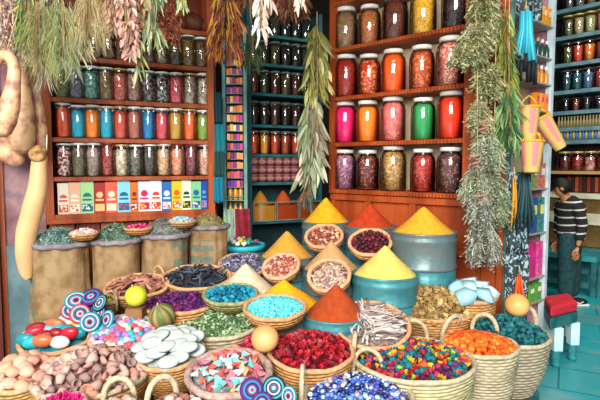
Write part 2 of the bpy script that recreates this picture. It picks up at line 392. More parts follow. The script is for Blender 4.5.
SM = jar_meshes(.285, .069, 'jar', .84, .84, .06); SM2 = jar_meshes(.285, .066, 'jar', .87, .9, .05)
C = {
 'orange': ('#e0602a', '#cc501f'), 'turquoise': ('#22b0c8', '#1ca0b8'), 'amber': ('#f09420', '#e48412'), 'coral': ('#d4583c', '#c44a30'), 'rosy': ('#c0705c', '#ac5f50'), 'blue': ('#1f86b8', '#1878aa'),
 'pink red': ('#d2545c', '#c2464e'), 'mustard': ('#c99a3c', '#ba8a2c'), 'bright orange': ('#e06a26', '#d25a18'), 'moss green': ('#8aa044', '#7a9036')}
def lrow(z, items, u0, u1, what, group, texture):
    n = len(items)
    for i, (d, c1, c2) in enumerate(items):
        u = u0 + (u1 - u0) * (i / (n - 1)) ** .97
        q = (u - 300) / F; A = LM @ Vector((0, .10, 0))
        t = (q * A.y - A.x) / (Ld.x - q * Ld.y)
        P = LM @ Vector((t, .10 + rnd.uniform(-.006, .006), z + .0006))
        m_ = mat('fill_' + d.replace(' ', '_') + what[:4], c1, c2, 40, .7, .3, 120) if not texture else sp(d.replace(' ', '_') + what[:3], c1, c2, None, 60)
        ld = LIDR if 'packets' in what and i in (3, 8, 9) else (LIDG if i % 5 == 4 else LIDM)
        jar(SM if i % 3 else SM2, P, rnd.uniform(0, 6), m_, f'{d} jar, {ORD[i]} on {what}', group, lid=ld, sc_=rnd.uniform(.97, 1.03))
names = ['orange', 'turquoise', 'amber', 'turquoise', 'coral', 'rosy', 'blue', 'pink red', 'mustard', 'bright orange', 'moss green']
lrow(LZ[2], [(n_ + ' powder', *C[n_]) for n_ in names], 65.5, 204, 'colour powder row of left cabinet', 'powder jars in the left cabinet', False)
lrow(LZ[1], [('red petals and salt', '#8c2a22', '#d8c8c0'), ('olive leaves', '#7e7250', '#5c5236'), ('grey-mauve seeds', '#8a7468', '#a08c80'), ('dark red pods', '#7a2018', '#a8483a'), ('cream shells', '#a89a80', '#d2c8b0'), ('grey cardamom', '#7c7668', '#504a42'),
     ('black beans', '#3c3430', '#5c5048'), ('beige almonds', '#b08a64', '#d0b08c'), ('peach pieces', '#c07c60', '#d6a084'), ('wine-red buds', '#6a2a34', '#8c4a50'), ('pinkish nuts', '#b07c68', '#cda890')], 65, 205.5, 'row above packets in left cabinet', 'seed jars in the left cabinet', True)
lrow(LZ[3], [('yellow-green leaves', '#9a9440', '#6c7030'), ('grey lavender', '#6c6470', '#8c8288'), ('teal and white crystals', '#4c9a94', '#a6c8b4'), ('tan bark', '#96724c', '#b8946c'), ('salmon crystals', '#d0604c', '#e08a72'), ('dusty pink petals', '#a06a60', '#c09a8c'), ('dark tea', '#403830', '#a09484'),
     ('white-topped black seeds', '#382c2c', '#b8aca4'), ('crimson pink petals', '#c03c4c', '#dc6c70'), ('cream flowers', '#b0a088', '#8a6c58'), ('speckled beans', '#8c7c68', '#c8b8a4')], 65, 205, 'herb row of left cabinet', 'herb jars in the left cabinet', True)
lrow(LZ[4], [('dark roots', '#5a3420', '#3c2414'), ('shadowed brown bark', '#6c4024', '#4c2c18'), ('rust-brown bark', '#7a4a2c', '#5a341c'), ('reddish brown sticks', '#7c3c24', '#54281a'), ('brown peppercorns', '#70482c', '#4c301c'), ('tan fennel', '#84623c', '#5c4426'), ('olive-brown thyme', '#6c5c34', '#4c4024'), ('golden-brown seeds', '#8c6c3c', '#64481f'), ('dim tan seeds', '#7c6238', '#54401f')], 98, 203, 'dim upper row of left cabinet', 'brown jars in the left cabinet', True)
for i, (u, r) in enumerate(((182, .08), (196, .10), (120, .09), (206, .075))):
    q = (u - 300) / F; A = LM @ Vector((0, .14, 0)); t = (q * A.y - A.x) / (Ld.x - q * Ld.y)
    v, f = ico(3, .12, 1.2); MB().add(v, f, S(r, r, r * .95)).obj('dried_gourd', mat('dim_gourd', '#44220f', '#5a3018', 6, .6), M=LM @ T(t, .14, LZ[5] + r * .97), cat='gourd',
        label=f'round brown dried gourd in dark top recess of left cabinet, {ORD[[1, 2, 0, 3][i]] if i != 2 else "leftmost"} of four', group='gourds above the left cabinet')

# printed packets along the lowest shelf of the left cabinet
pk = [('#dccfc0', '#c4532c', 'white and orange'), ('#e8a98c', '#f1e3c4', 'peach'), ('#9fd08c', '#1d6f72', 'pale green and teal'), ('#9c241c', '#e8b07c', 'dark red'), ('#dc5a40', '#f4c9b0', 'orange-red'), ('#79c6dc', '#145a80', 'sky blue'),
      ('#e06a1c', '#7c1c10', 'narrow orange'), ('#f2d4dc', '#c0164c', 'white and magenta'), ('#eceae0', '#cc3a24', 'white with red centre'), ('#2c64ac', '#c8dcec', 'blue'), ('#f0b818', '#e05c14', 'yellow'), ('#d4e0c4', '#143c24', 'dark green ringed'), ('#7cc084', '#1c5c9c', 'green and blue'), ('#1c48a0', '#5c98d4', 'deep blue')]
edges = [57, 68.5, 80, 93.5, 105, 117, 130, 138, 150, 161.5, 171.5, 181.5, 191, 201, 211]
for i, (c1, c2, d) in enumerate(pk):
    A = LM @ Vector((0, .05, 0)); tt = []
    for u in (edges[i], edges[i + 1]):
        q = (u - 300) / F; tt.append((q * A.y - A.x) / (Ld.x - q * Ld.y))
    a, b = tt[0] + .001, tt[1] - .001; wd = b - a; h = .262 + .006 * ((i * 7) % 3)
    b = min(b, LLEN - .064); a = max(a, .064); wd = b - a
    Mk = LM @ T(a + wd / 2, .05, LZ[0] + .0006)
    o = MB().box((-wd / 2, 0, 0), (wd / 2, .05, h)).obj('packet', mat('card_' + d.replace(' ', '_'), c1, c1, 10, .45), M=Mk, label=f'{d} printed packet, {ORD[i]}{"" if i == 0 else " from left"} on left cabinet\'s lowest shelf', cat='packet', group='printed packets on the lowest shelf')
    m2 = mat('print_' + d.replace(' ', '_'), c2, c2, 10, .5)
    pm = MB()
    if i % 3 == 2 or i in (0, 1):    # arch
        n = 10; pts = [(wd * .34 * math.cos(PI * k / n), wd * .34 * math.sin(PI * k / n)) for k in range(n + 1)]
        pm.add([(x, -.0012, z + h * .52) for x, z in pts] + [(x, -.0002, z + h * .52) for x, z in pts], [tuple(range(n + 1))[::-1]] + [(k, k + 1, n + 2 + k, n + 1 + k) for k in range(n)], flat=True)
    else:
        n = 14; pm.add([(wd * .3 * math.cos(2 * PI * k / n), -.0012, wd * .3 * math.sin(2 * PI * k / n) + h * .6) for k in range(n)], [tuple(range(n))], flat=True)
    pm.box((-wd * .36, -.0012, h * .40), (wd * .36, -.0002, h * .46)); pm.box((-wd * .42, -.0012, h * .06), (wd * .42, -.0002, h * .30))
    pm.obj('printed_emblem', m2, o)
    gm = MB(); r3 = random.Random(i)
    for _ in range(9):
        x, z = r3.uniform(-.36, .36) * wd, r3.uniform(.09, .27) * h; q = r3.uniform(.006, .012)
        gm.add([(x - q, -.002, z), (x, -.002, z - q), (x + q, -.002, z), (x, -.002, z + q)], [(0, 1, 2, 3)], flat=True)
    gm.obj('printed_motifs', mat('motif_%d' % (i % 4), ['#f0e0c0', '#d03040', '#f4f0e8', '#e8c040'][i % 4], None, 10, .5), o)

# ------------------------------------------------------------------ thread rack and teal cloths beside the left cabinet
Y1 = 4.95
def X(u, Y): return at(u, 165, Y).x
def Z(v, Y): return at(300, v, Y).z
rk = empty('display_rack', T(0, 0, 0), 'narrow sea-green rack of tiny coloured boxes between the cabinets', 'rack')
for u in (224.5, 245.5): MB().box((X(u, Y1) - .016, Y1, .0), (X(u, Y1) + .016, Y1 + .14, Z(28, Y1))).obj('post', SEAG, rk)
MB().box((X(224.5, Y1), Y1 + .141, .0), (X(245.5, Y1) + .016, Y1 + .15, Z(28, Y1))).obj('back_panel', TEALD, rk)
tcols = ['#c8288c', '#e87830', '#e8c030', '#7830a0', '#d84860', '#f09050', '#802060', '#e8e0b0']
tv = [46 + 9.4 * k for k in range(16)]
r5 = random.Random(8); TB = {}
for k, v in enumerate(tv):
    z = Z(v + 9.4, Y1)
    MB().box((X(226.6, Y1), Y1 + .005, z - .008), (X(243.2, Y1), Y1 + .14, z)).obj('shelf', SEAG, rk)
    if k < 15:
        for j in range(5):
            c = r5.choice(tcols); x0 = X(227 + j * 3.2, Y1); 
            if c not in TB:
                TB[c] = MB().box((0, 0, 0), (.028, .05, .066)).mesh('box', mat('tiny_box_' + c[1:], c, c, 10, .5))
            link('thread_box', TB[c], None, 'tiny bright coloured box packed on the narrow sea-green rack', 'box', 'tiny boxes on the sea-green rack', M=T(x0, Y1 + .01 + r5.uniform(0, .02), z + .0005) @ S(1, 1, r5.uniform(.8, 1)))
for r_ in range(2):
    z = Z(203 + r_ * 18 - 3, Y1); h = .15
    MB().box((X(226.6, Y1), Y1 + .005, z - .01), (X(243.2, Y1), Y1 + .14, z)).obj('shelf', SEAG, rk)
    for j in range(3):
        b = MB().lathe([(.001, 0), (.022, 0), (.024, .01), (.024, .09), (.01, .115), (.01, .13), (.001, .13)], 12)
        o = b.obj('oil_bottle', mat('amber_oil', '#c8821c', '#e0a030', 10, .2, spec=.6), M=T(X(229.5 + j * 5.2, Y1), Y1 + .05, z + .0005), label=f'golden oil bottle, {["left", "middle", "right"][j]} of three on {["upper", "lower"][r_]} bottle shelf of sea-green rack', cat='bottle', group='golden bottles on the sea-green rack')
        MB().lathe([(.001, .131), (.012, .131), (.012, .148), (.001, .148)], 10).obj('cap', mat('brass_cap', '#8c5c20', '#a87830', 10, .3), o)
def cloth(name, u0, u1, v0, v1, Y, m_, label, cat='cloth', folds=3, amp=.02, bottom=1.0):
    """cloth hanging in folds, with thickness"""
    nx, nz = 18, 10; v = []; f = []
    x0, x1, z0, z1 = X(u0, Y), X(u1, Y), Z(v1, Y), Z(v0, Y)
    for s_ in (0, 1):
        for k in range(nz + 1):
            for i in range(nx + 1):
                t = i / nx; q = 1 - k / nz; wv = 1 + (bottom - 1) * (1 - q)
                x = (x0 + x1) / 2 + (x1 - x0) * (t - .5) * wv; y = Y + amp * math.sin(t * folds * 2 * PI + q) + s_ * .006
                v.append((x, y, z0 + (z1 - z0) * q - .012 * math.sin(t * PI) * (k == nz)))
    w_ = nx + 1; n1 = w_ * (nz + 1)
    for k in range(nz):
        for i in range(nx):
            a = k * w_ + i; f.append((a, a + w_, a + w_ + 1, a + 1)); a += n1; f.append((a, a + 1, a + w_ + 1, a + w_))
    for i in range(nx): f.append((i, i + 1, n1 + i + 1, n1 + i)); a = nz * w_ + i; f.append((a, n1 + a, n1 + a + 1, a + 1))
    for k in range(nz): a = k * w_; f.append((a, n1 + a, n1 + a + w_, a + w_)); a += nx; f.append((a, a + w_, n1 + a + w_, n1 + a))
    return MB().add(v, f).obj(name, m_, label=label, cat=cat)
for i, (u0, u1, v0, v1, c) in enumerate(((213, 222, 92, 122, '#14404c'), (213, 225, 124, 152, '#14707c'), (214, 224, 152, 176, '#1c4440'), (213, 223, 177, 202, '#14708a'))):
    cloth('hanging_cloth', u0, u1, v0, v1, 4.72 - .02 * i, mat('cloth' + c, c, c, 20, .8), f'{["dark blue-teal", "bright teal", "dark green-teal", "cyan"][i]} cloth hanging right of the left cabinet, {["topmost", "second from top", "third from top", "lowest"][i]}', folds=1.5, amp=.015)
MB().tube([(X(212, 4.74), 4.74, 3.2), (X(212, 4.74), 4.74, 1.2)], .012).obj('hanging_pole', TEALD, label='thin dark teal pole with teal cloths right of left cabinet', cat='pole')

# ------------------------------------------------------------------ teal shelves deep inside
SA = Vector((X(248, 5.4), 5.4, 0)); SB = Vector((X(322, 5.8), 5.8, 0)); Sd = (SB - SA).normalized(); SMx = T(SA) @ RZ(math.atan2(Sd.y, Sd.x)); SLEN = (SB - SA).length
SZ = [1.46, 1.77, 2.09, 2.43, 2.75, 3.06]
TSH = mat('teal_shelf_paint', '#1f5a60', '#2b6c70', 9, .5)
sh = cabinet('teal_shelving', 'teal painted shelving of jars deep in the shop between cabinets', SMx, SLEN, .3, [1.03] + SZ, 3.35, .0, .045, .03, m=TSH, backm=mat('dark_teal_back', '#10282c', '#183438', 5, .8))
MEDJ = jar_meshes(.245, .056, 'shelf_jar', .82, .85, .08)
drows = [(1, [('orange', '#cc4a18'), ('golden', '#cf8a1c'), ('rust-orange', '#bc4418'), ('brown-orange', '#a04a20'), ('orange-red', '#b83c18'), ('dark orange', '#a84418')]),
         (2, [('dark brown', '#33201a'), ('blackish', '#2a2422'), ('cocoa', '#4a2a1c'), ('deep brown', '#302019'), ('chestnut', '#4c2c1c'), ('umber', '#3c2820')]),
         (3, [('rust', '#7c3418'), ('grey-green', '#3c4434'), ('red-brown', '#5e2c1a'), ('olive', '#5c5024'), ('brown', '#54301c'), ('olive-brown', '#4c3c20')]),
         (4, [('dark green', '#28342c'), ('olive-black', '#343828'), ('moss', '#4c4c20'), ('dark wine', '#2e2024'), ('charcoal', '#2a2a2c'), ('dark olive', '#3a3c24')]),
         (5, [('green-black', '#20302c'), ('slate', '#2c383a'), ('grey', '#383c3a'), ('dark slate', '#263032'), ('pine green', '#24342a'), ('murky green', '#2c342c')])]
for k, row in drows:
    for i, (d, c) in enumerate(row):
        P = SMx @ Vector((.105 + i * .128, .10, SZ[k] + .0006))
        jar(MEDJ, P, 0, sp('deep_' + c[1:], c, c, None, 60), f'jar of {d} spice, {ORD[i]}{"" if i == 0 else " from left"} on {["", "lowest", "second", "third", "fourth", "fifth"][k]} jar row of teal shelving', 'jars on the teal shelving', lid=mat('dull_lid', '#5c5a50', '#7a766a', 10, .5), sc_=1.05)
tin = MB().lathe([(.001, 0), (.047, 0), (.047, .085), (.044, .09), (.001, .09)], 14, cols=[lin('#6c3038')] * 2 + [lin('#8c4848'), lin('#b89c94'), lin('#b89c94')]).mesh('tin', vcol('tin_paint', .4))
tlb = MB().lathe([(.048, .02), (.0482, .02), (.0482, .06), (.048, .06)], 14, closed=True).mesh('paper_label', mat('tin_label', '#b48a84', '#8c4c4c', 40, .6))
for k in range(3):
    for i in range(8):
        P = SMx @ Vector((.095 + i * .098, .07, SZ[0] + .0006 + k * .0905))
        o = link('small_tin', tin, None, f'small maroon tin, {ORD[i]}{"" if i == 0 else " from left"} in {["bottom", "middle", "top"][k]} layer of tins on teal shelving', 'tin', 'stacked tins on the teal shelving', M=T(P))
        link('paper_label', tlb, o)
# glass-fronted bins holding powder, on their own shelf
binm = [('mustard yellow', '#b8801c'), ('red-orange', '#b4481a'), ('bright orange', '#c85a14')]
for i, (d, c) in enumerate(binm):
    x0 = .05 + i * .28
    o = empty('spice_bin', SMx @ T(x0, -.02, 1.031), f'steel-framed glass bin of {d} powder on lower teal shelf', 'bin', 'glass bins on the teal shelving')
    MB().box((.012, .004, .002), (.258, .006, .2)).obj('front_pane', GLASS, o)
    fr = MB()
    for x in (0, .26): fr.box((x, 0, 0), (x + .01, .01, .21)); fr.box((x, .26, 0), (x + .01, .27, .21))
    fr.box((0, .01, .2), (.01, .26, .21)).box((.26, .01, .2), (.27, .26, .21)); fr.box((.01, 0, .0), (.26, .01, .01)).box((.01, 0, .2), (.26, .01, .21)); fr.obj('frame', mat('bin_steel', '#8c9488', '#a8aca0', 10, .4, metal=.5), o)
    MB().box((.014, .010, .004), (.256, .262, .17)).obj('powder', powder('bin' + str(i), c), o)
    MB().lathe([(.115, .1705), (.08, .23), (.04, .29), (.012, .325), (.001, .33)], 18, T(.135, .135, 0)).obj('powder_peak', powder('bin' + str(i), c), o)

# ================================================================== BARRELS WITH SPICE CONES
GALV = mat('galvanised_teal_metal', '#6a706e', '#5c7678', 5, .42, .2, 25, c3='#7f8684', metal=.3, spec=.5)
GALVB = mat('aqua_patina_metal', '#30707a', '#44888e', 5, .45, .25, 25, c3='#64888a', metal=.25, spec=.5)
CR = mat('crate_wood', '#6b4a2c', '#85603a', 8, .8, .2)
def crate(x, y, z, half):
    if z - PLAT < .03: return
    h = z - PLAT - .001; m_ = MB(); t = .012
    n = max(1, int(h / .09)); hh = h / n
    o = empty('wooden_crate', T(x, y, PLAT + .0005), 'plain wooden crate standing under a container of the display', 'crate', 'crates under the display')
    for k in range(n):
        a, b = k * hh + .006, (k + 1) * hh
        m_.box((-half, -half, a), (half, -half + t, b)).box((-half, half - t, a), (half, half, b)).box((-half, -half + t, a), (-half + t, half - t, b)).box((half - t, -half + t, a), (half, half - t, b))
    m_.obj('slats', CR, o)
    p = MB()
    for sx in (-1, 1):
        for sy in (-1, 1): p.box((sx * (half - .03) - .015, sy * (half - .03) - .015, 0), (sx * (half - .03) + .015, sy * (half - .03) + .015, h - .012))
    p.obj('corner_posts', CR, o); MB().box((-half + t + .001, -half + t + .001, h - .011), (half - t - .001, half - t - .001, h)).obj('top_board', CR, o)
def barrel(u, v, Y, wpx, H, apex_px, cname, colors, label, mtop=GALV, mbot=GALVB, seed=0, sag=.0):
    P = at(u, v, Y); R = wpx / 2 * Y / F; ph = apex_px * Y / F
    base = P.z - H; base = max(base, PLAT + .0006) if base > PLAT - .2 else PLAT + .0006; H = P.z - base
    o = MB().lathe([(.001, .004), (R * .93, .004), (R * .94, 0), (R * .955, .03), (R * .96, H * .2), (R * .975, H * .22), (R * .975, H * .24), (R * .96, H * .26), (R * .96, H * .40), (R * .975, H * .42), (R * .975, H * .44), (R * .96, H * .46), (R * .96, H * .56)], 36).obj('spice_barrel', mbot, M=T(P.x, P.y, base), label=label, cat='barrel', group='metal spice barrels')
    MB().lathe([(R * .95, H * .561), (R * .985, H * .58), (R * .985, H * .60), (R * .96, H * .62), (R * .96, H - .075), (R * .99, H - .06), (R * .99, H - .045), (R * .965, H - .03), (R * .97, H - .012), (R * 1.0, H), (R * .97, H + .004), (R * .93, H - .01), (R * .93, H - .08), (R * .9, H - .085)], 36).obj('upper_band', mtop, o)
    crate(P.x, P.y, base - .0006, R * .62)
    # the cone of powder
    m_ = MB(); rings = 22; n = 48; vv = []; ff = []
    for k in range(rings + 1):
        t = k / rings; r = R * .925 * (1 - t)
        for i in range(n):
            a = 2 * PI * i / n
            z = ph * (t ** 1.06) + sag
            pr = Vector((math.cos(a) * r * 9, math.sin(a) * r * 9, z * 9 + seed * 7))
            dz = .006 * noise.noise(pr) * min(1, r / .03) ; rr = r * (1 + .02 * noise.noise(pr * .6))
            if t > .93: z = ph * (.93 ** 1.06) + (z - ph * (.93 ** 1.06)) * .5
            vv.append((rr * math.cos(a), rr * math.sin(a), z + dz))
    for k in range(rings):
        for i in range(n): j = (i + 1) % n; ff.append((k * n + i, k * n + j, (k + 1) * n + j, (k + 1) * n + i))
    ff.append(tuple(range(n))[::-1])
    m_.add(vv, ff)
    m_.obj('spice_cone', mat('cone_' + cname.replace(' ', '_'), colors[0], colors[1], 25, .9, .35, 220), M=T(P.x, P.y, P.z - .012), label=f'smooth {cname} cone of ground spice heaped on a metal barrel', cat='spice cone', group='cones of ground spice')
    return P, R
barrel(326, 221, 4.35, 50, .45, 26, 'golden yellow', ('#d8960e', '#e6a81c'), 'grey barrel under golden yellow spice, farthest left of the back row', seed=1)
barrel(370, 225.5, 4.2, 54, .45, 24, 'brick red', ('#a83210', '#bc3e14'), 'grey barrel under brick red spice at middle of back row', seed=2)
barrel(423.5, 231, 3.75, 67, .62, 27, 'mustard yellow', ('#cc9620', '#d8a42c'), 'tall aqua barrel under mustard yellow spice below the jar cabinet', seed=3)
barrel(287, 255, 3.95, 57, .4, 27, 'tawny mustard', ('#c08a2c', '#cc963a'), 'grey barrel under tawny mustard spice left of peanut baskets', seed=4)
barrel(331, 267, 3.72, 60, .42, 29, 'beige brown', ('#b88a58', '#c49664'), 'grey barrel under beige-brown spice in the centre', seed=5)
barrel(385, 273, 3.45, 68, .45, 31, 'pale lemon yellow', ('#d6ba58', '#dfc768'), 'aqua barrel under pale lemon spice in front of tall barrel', mtop=GALVB, seed=6)
barrel(336, 313, 3.12, 70, .4, 33, 'red orange', ('#963a12', '#a64216'), 'aqua barrel under red-orange spice beside the bowl of sticks', mtop=GALVB, seed=7)
barrel(284, 303, 3.3, 80, .4, 27, 'deep yellow', ('#e09c08', '#eaa810'), 'barrel under deep yellow spice behind the turquoise crystals', seed=8)
barrel(246, 289, 3.55, 66, .4, 29, 'cream white', ('#c8b698', '#d6c6aa'), 'barrel under cream white powder behind the cobalt-teal bowl', seed=9)

# ================================================================== BASKETS
STRAW = woven('pale_straw_weave', '#baab8e', '#7c6c50')
STRAWD = woven('tan_straw_weave', '#c08c54', '#80522a')
STRAWY = woven('golden_straw_weave', '#b8925a', '#7c5a2c')
PALM = woven('grey_palm_weave', '#ab9d86', '#695c48', 48)
RIMT = mat('wrapped_tan_rim', '#b8845a', '#d0a074', 40, .8, .4, 80)
RIMP = mat('wrapped_pale_rim', '#a4967a', '#c0b292', 40, .8, .4, 80)
class Ctx: pass
def basket(u, v, Y, wpx, H, label, m_=STRAW, rim=RIMT, tilt=0, yaw=0, taper=.72, handles=(), coils=None, rimr=.014, name='woven_basket', cat='basket', group='woven baskets', support=True, sq=1.0, belly=.06, hsize=.085, hr=.016):
    P = at(u, v, Y); R = wpx / 2 * Y / F
    if H is None: H = P.z - PLAT - .0006
    c = Ctx(); c.R = R; c.H = H; c.M = T(P) @ RZ(R_(yaw)) @ RX(R_(tilt)) @ S(1, sq, 1); c.sq = sq; c.P = P
    k = coils or max(5, int(H / .020)); prof = [(.001, -H)]
    out = []; inn = []
    steps = k * 4
    for i in range(steps + 1):
        t = i / steps; r = R * (taper + (1 - taper) * (t ** .8)) + R * belly * math.sin(t * PI) + .0030 * abs(math.sin(i / 4 * PI))
        out.append((r, -H + H * t)); inn.append((r - .016, max(-H + .01, -H + H * t)))
    prof += out + [(p[0], p[1]) for p in inn[::-4]] + [(.001, -H + .012)]
    o = MB().lathe(prof, 40, wob=.007, seed=u * .1).obj(name, m_, M=c.M, label=label, cat=cat, group=group)
    n = 40; pts = [((R - .002) * math.cos(2 * PI * i / n), (R - .002) * math.sin(2 * PI * i / n), .003 * math.sin(i * 1.1)) for i in range(n + 1)]
    MB().tube(pts, rimr, 8, caps=False).obj('rim', rim, o)
    for a, lean in handles:
        a = R_(a); ca, sa = math.cos(a), math.sin(a); pts = []
        for i in range(13):
            th = PI * i / 12; s_ = hsize * math.cos(th); h = hsize * 1.75 * math.sin(th) ** .8
            bx, by = (R + .006) * ca, (R + .006) * sa
            pts.append((bx - sa * s_ + ca * lean * h, by + ca * s_ + sa * lean * h, h - .012 + (-.05 if i in (0, 12) else 0)))
        MB().tube(pts, hr, 8).obj('handle', rim, o)
    if support:
        low = (c.M @ Vector((0, 0, -H))); dz = R * taper * abs(math.sin(R_(tilt)))
        crate(low.x, low.y, low.z - dz * .9 - .001, max(.05, R * taper * .62))
    c.o = o; return c
def domez(c, dome, x, y):
    q = min(1, math.hypot(x, y) / (c.R * .95)); return -.012 + dome * (1 - q ** 2)
def mound(c, dome, m_, name, label, amp=.008, seed=0, cat='heap', mat_col=None, drop=.012):
    n = 36; rings = 12; v = [(0, 0, domez(c, dome, 0, 0) - drop)]; f = []
    for k in range(1, rings + 1):
        r = (c.R - .022) * k / rings
        for i in range(n):
            a = 2 * PI * i / n; x, y = r * math.cos(a), r * math.sin(a)
            v.append((x, y, domez(c, dome, x, y) - drop + amp * noise.noise(Vector((x * 30, y * 30, seed)))))
    for i in range(n): f.append((0, 1 + i, 1 + (i + 1) % n))
    for k in range(rings - 1):
        for i in range(n): j = (i + 1) % n; f.append((1 + k * n + i, 1 + (k + 1) * n + i, 1 + (k + 1) * n + j, 1 + k * n + j))
    f.append(tuple(1 + (rings - 1) * n + i for i in range(n))[::-1])   # closed underneath
    b = len(v)
    return MB().add(v, f).obj(name, m_, M=c.M, label=label, cat=cat, kind='stuff')
def spots(R, n, mind, rnd):
    pts = []; tries = 0
    while len(pts) < n and tries < n * 60:
        tries += 1; a = rnd.uniform(0, 2 * PI); r = R * math.sqrt(rnd.random()); p = (r * math.cos(a), r * math.sin(a))
        d = mind * (.6 if tries > n * 40 else 1)
        if all((p[0] - q[0]) ** 2 + (p[1] - q[1]) ** 2 > d * d for q in pts): pts.append(p)
    return pts
def pieces(c, n, shapes, size, dome, kinds, name, cat, where, seed=0, mind=None, tiltmax=.6, lift=.4, rk=.9, ax=(1, 1, 1), upright=False, group=None, layers=1, matf=None):
    """countable things heaped in a container, each an object of its own.
    shapes: list of (v,f); kinds: list of (colour word, hex, weight)"""
    r = random.Random(seed); ms = {}; k_ = 0
    W_ = [q[2] for q in kinds]
    for L_ in range(layers):
        for (x, y) in spots(c.R * rk * (1 - .25 * L_), n // layers, (mind or size * 1.3), r):
            d, hx, _ = r.choices(kinds, W_)[0]; si = r.randrange(len(shapes)); key = (d, si)
            if key not in ms:
                mm = matf(d, hx) if matf else mat('piece_' + hx.strip('#') + name, hx, hx, 30, .6, .2, 60)
                v, f = shapes[si]; ms[key] = MB().add(v, f).mesh(name, mm, smooth=SMOOTH.get(name, True))
            s_ = size * r.uniform(.8, 1.2); z = domez(c, dome, x, y) + size * lift + L_ * size * .9
            # lie on the slope of the heap
            g = -2 * dome / (c.R ** 2)
            nrm = Vector((-g * x, -g * y, 1)).normalized(); q = nrm.to_track_quat('Z', 'Y').to_matrix().to_4x4()
            M = c.M @ T(x, y, z) @ q @ RZ(r.uniform(0, 6.28)) @ (RX(r.uniform(-tiltmax, tiltmax)) @ RY(r.uniform(-tiltmax, tiltmax))) @ S(s_ * ax[0], s_ * ax[1], s_ * ax[2])
            link(name, ms[key], None, f'{d} {where}', cat, group or (name.replace('_', ' ') + ' pieces, ' + d + ', ' + where)[:90], M=M); k_ += 1
    return k_
SMOOTH = {'pottery_shard': False, 'dyed_rock': False}
def stuffing(c, n, shapes, size, dome, cols, name, label, cat, seed=0, lift=.3, tilt=.9, rk=.93, m_=None, thick=.03, ax=(1, 1, 1), jt=.2):
    """uncountable small matter as one object"""
    r = random.Random(seed); mb = MB()
    cols = [lin(q) for q in cols]
    for _ in range(n):
        a = r.uniform(0, 2 * PI); rr = c.R * rk * math.sqrt(r.random()); x, y = rr * math.cos(a), rr * math.sin(a)
        v, f = r.choice(shapes); s_ = size * r.uniform(.7, 1.25)
        M = T(x, y, domez(c, dome, x, y) + r.uniform(-.2, 1) * thick * .5 + size * lift * .3) @ Euler((r.uniform(-tilt, tilt), r.uniform(-tilt, tilt), r.uniform(0, 6.28))).to_matrix().to_4x4() @ S(s_ * ax[0], s_ * ax[1], s_ * ax[2])
        mb.add(v, f, M, jit(r.choice(cols), jt, r))
    # bed of the same matter underneath
    nn = 30; rings = 8; v = [(0, 0, domez(c, dome, 0, 0) - .012)]; f = []
    for k in range(1, rings + 1):
        q = (c.R - .022) * k / rings
        for i in range(nn):
            a = 2 * PI * i / nn; v.append((q * math.cos(a), q * math.sin(a), domez(c, dome, q, 0) - .012))
    for i in range(nn): f.append((0, 1 + i, 1 + (i + 1) % nn))
    for k in range(rings - 1):
        for i in range(nn): j = (i + 1) % nn; f.append((1 + k * nn + i, 1 + (k + 1) * nn + i, 1 + (k + 1) * nn + j, 1 + k * nn + j))
    mb.add(v, f, None, [jit(r.choice(cols), .1, r) for _ in v])
    return mb.obj(name, m_ or FOL, M=c.M, label=label, cat=cat, kind='stuff')

I2 = [ico(2, .35, 1.4, (1, 1, .85), s) for s in range(3)]; I1 = [ico(1, .3, 1.6, (1, 1, .8), s) for s in range(3)]
BALL = [ico(2, .08, 1.5, (1, 1, 1), 1)]; HUL = [hull(s, 9, (1, .8, .7)) for s in range(5)]; FLK = [flake(s) for s in range(4)]; ROSE = [rose(s) for s in range(3)]
RODS = [rodshape(s) for s in range(4)]
def egg(v): return v
# --- right-hand tall baskets
cT = basket(505, 333, 3.28, 84, None, 'tall pale straw basket full of dark teal flower heads, farthest right', PALM, RIMP, taper=.66, handles=((40, .2),), hr=.017, hsize=.075)
mound(cT, .10, speckle('teal_bed', '#0c3c40', '#155054', None, 60), 'teal_flower_bed', 'packed dark teal dried flowers filling the farthest right basket')
pieces(cT, 190, ROSE + I1, .021, .10, [('dark teal', '#1a6066', 5), ('deep teal', '#13484e', 3), ('blue-green', '#2c7a78', 2)], 'dried_flower', 'dried flower', 'dried flower head heaped in the farthest right tall basket', seed=3, mind=.026, matf=lambda d, h: mat('tealflower' + h, h, h, 20, .75))
cO = basket(479, 344, 3.0, 75, None, 'pale straw basket of orange dried buds beside the teal one', STRAW, RIMP, taper=.7, handles=((62, -.1), (122, -.3)), hr=.015, hsize=.08)
mound(cO, .05, speckle('orange_bed', '#8c2c0c', '#a83c10', None, 60), 'orange_bud_bed', 'packed orange buds filling the basket beside the teal one')
pieces(cO, 150, I2, .020, .05, [('bright orange', '#dc6018', 5), ('burnt orange', '#b8460e', 3), ('light orange', '#ea8434', 2)], 'dried_bud', 'dried bud', 'dried bud heaped in basket beside the teal flowers', seed=4, mind=.028, matf=lambda d, h: mat('bud' + h, h, h, 20, .7))
cM = basket(413, 358, 2.78, 121, None, 'wide pale straw basket of multicoloured flower heads at front right', STRAWY if False else woven('cream_straw_weave', '#c4b68e', '#8c7a50'), RIMP, taper=.72, handles=((172, -.1), (76, -.3)), hr=.014, hsize=.08)
mound(cM, .06, speckle('multi_bed', '#5c2030', '#1c4c50', '#a86010', 50), 'mixed_flower_bed', 'packed multicoloured flowers filling the wide front right basket')
pieces(cM, 290, ROSE + I2[:1], .0195, .06, [('teal', '#126470', 8), ('yellow', '#c89c1c', 3), ('orange', '#c8541c', 3), ('magenta', '#a81f58', 3), ('crimson', '#981828', 3), ('lime green', '#8ca428', 2), ('purple', '#54205c', 1.5)], 'dyed_flower', 'dyed flower', 'dyed flower head in wide multicoloured front right basket', seed=5, mind=.0275, matf=lambda d, h: mat('dyedfl' + h, h, h, 20, .7))
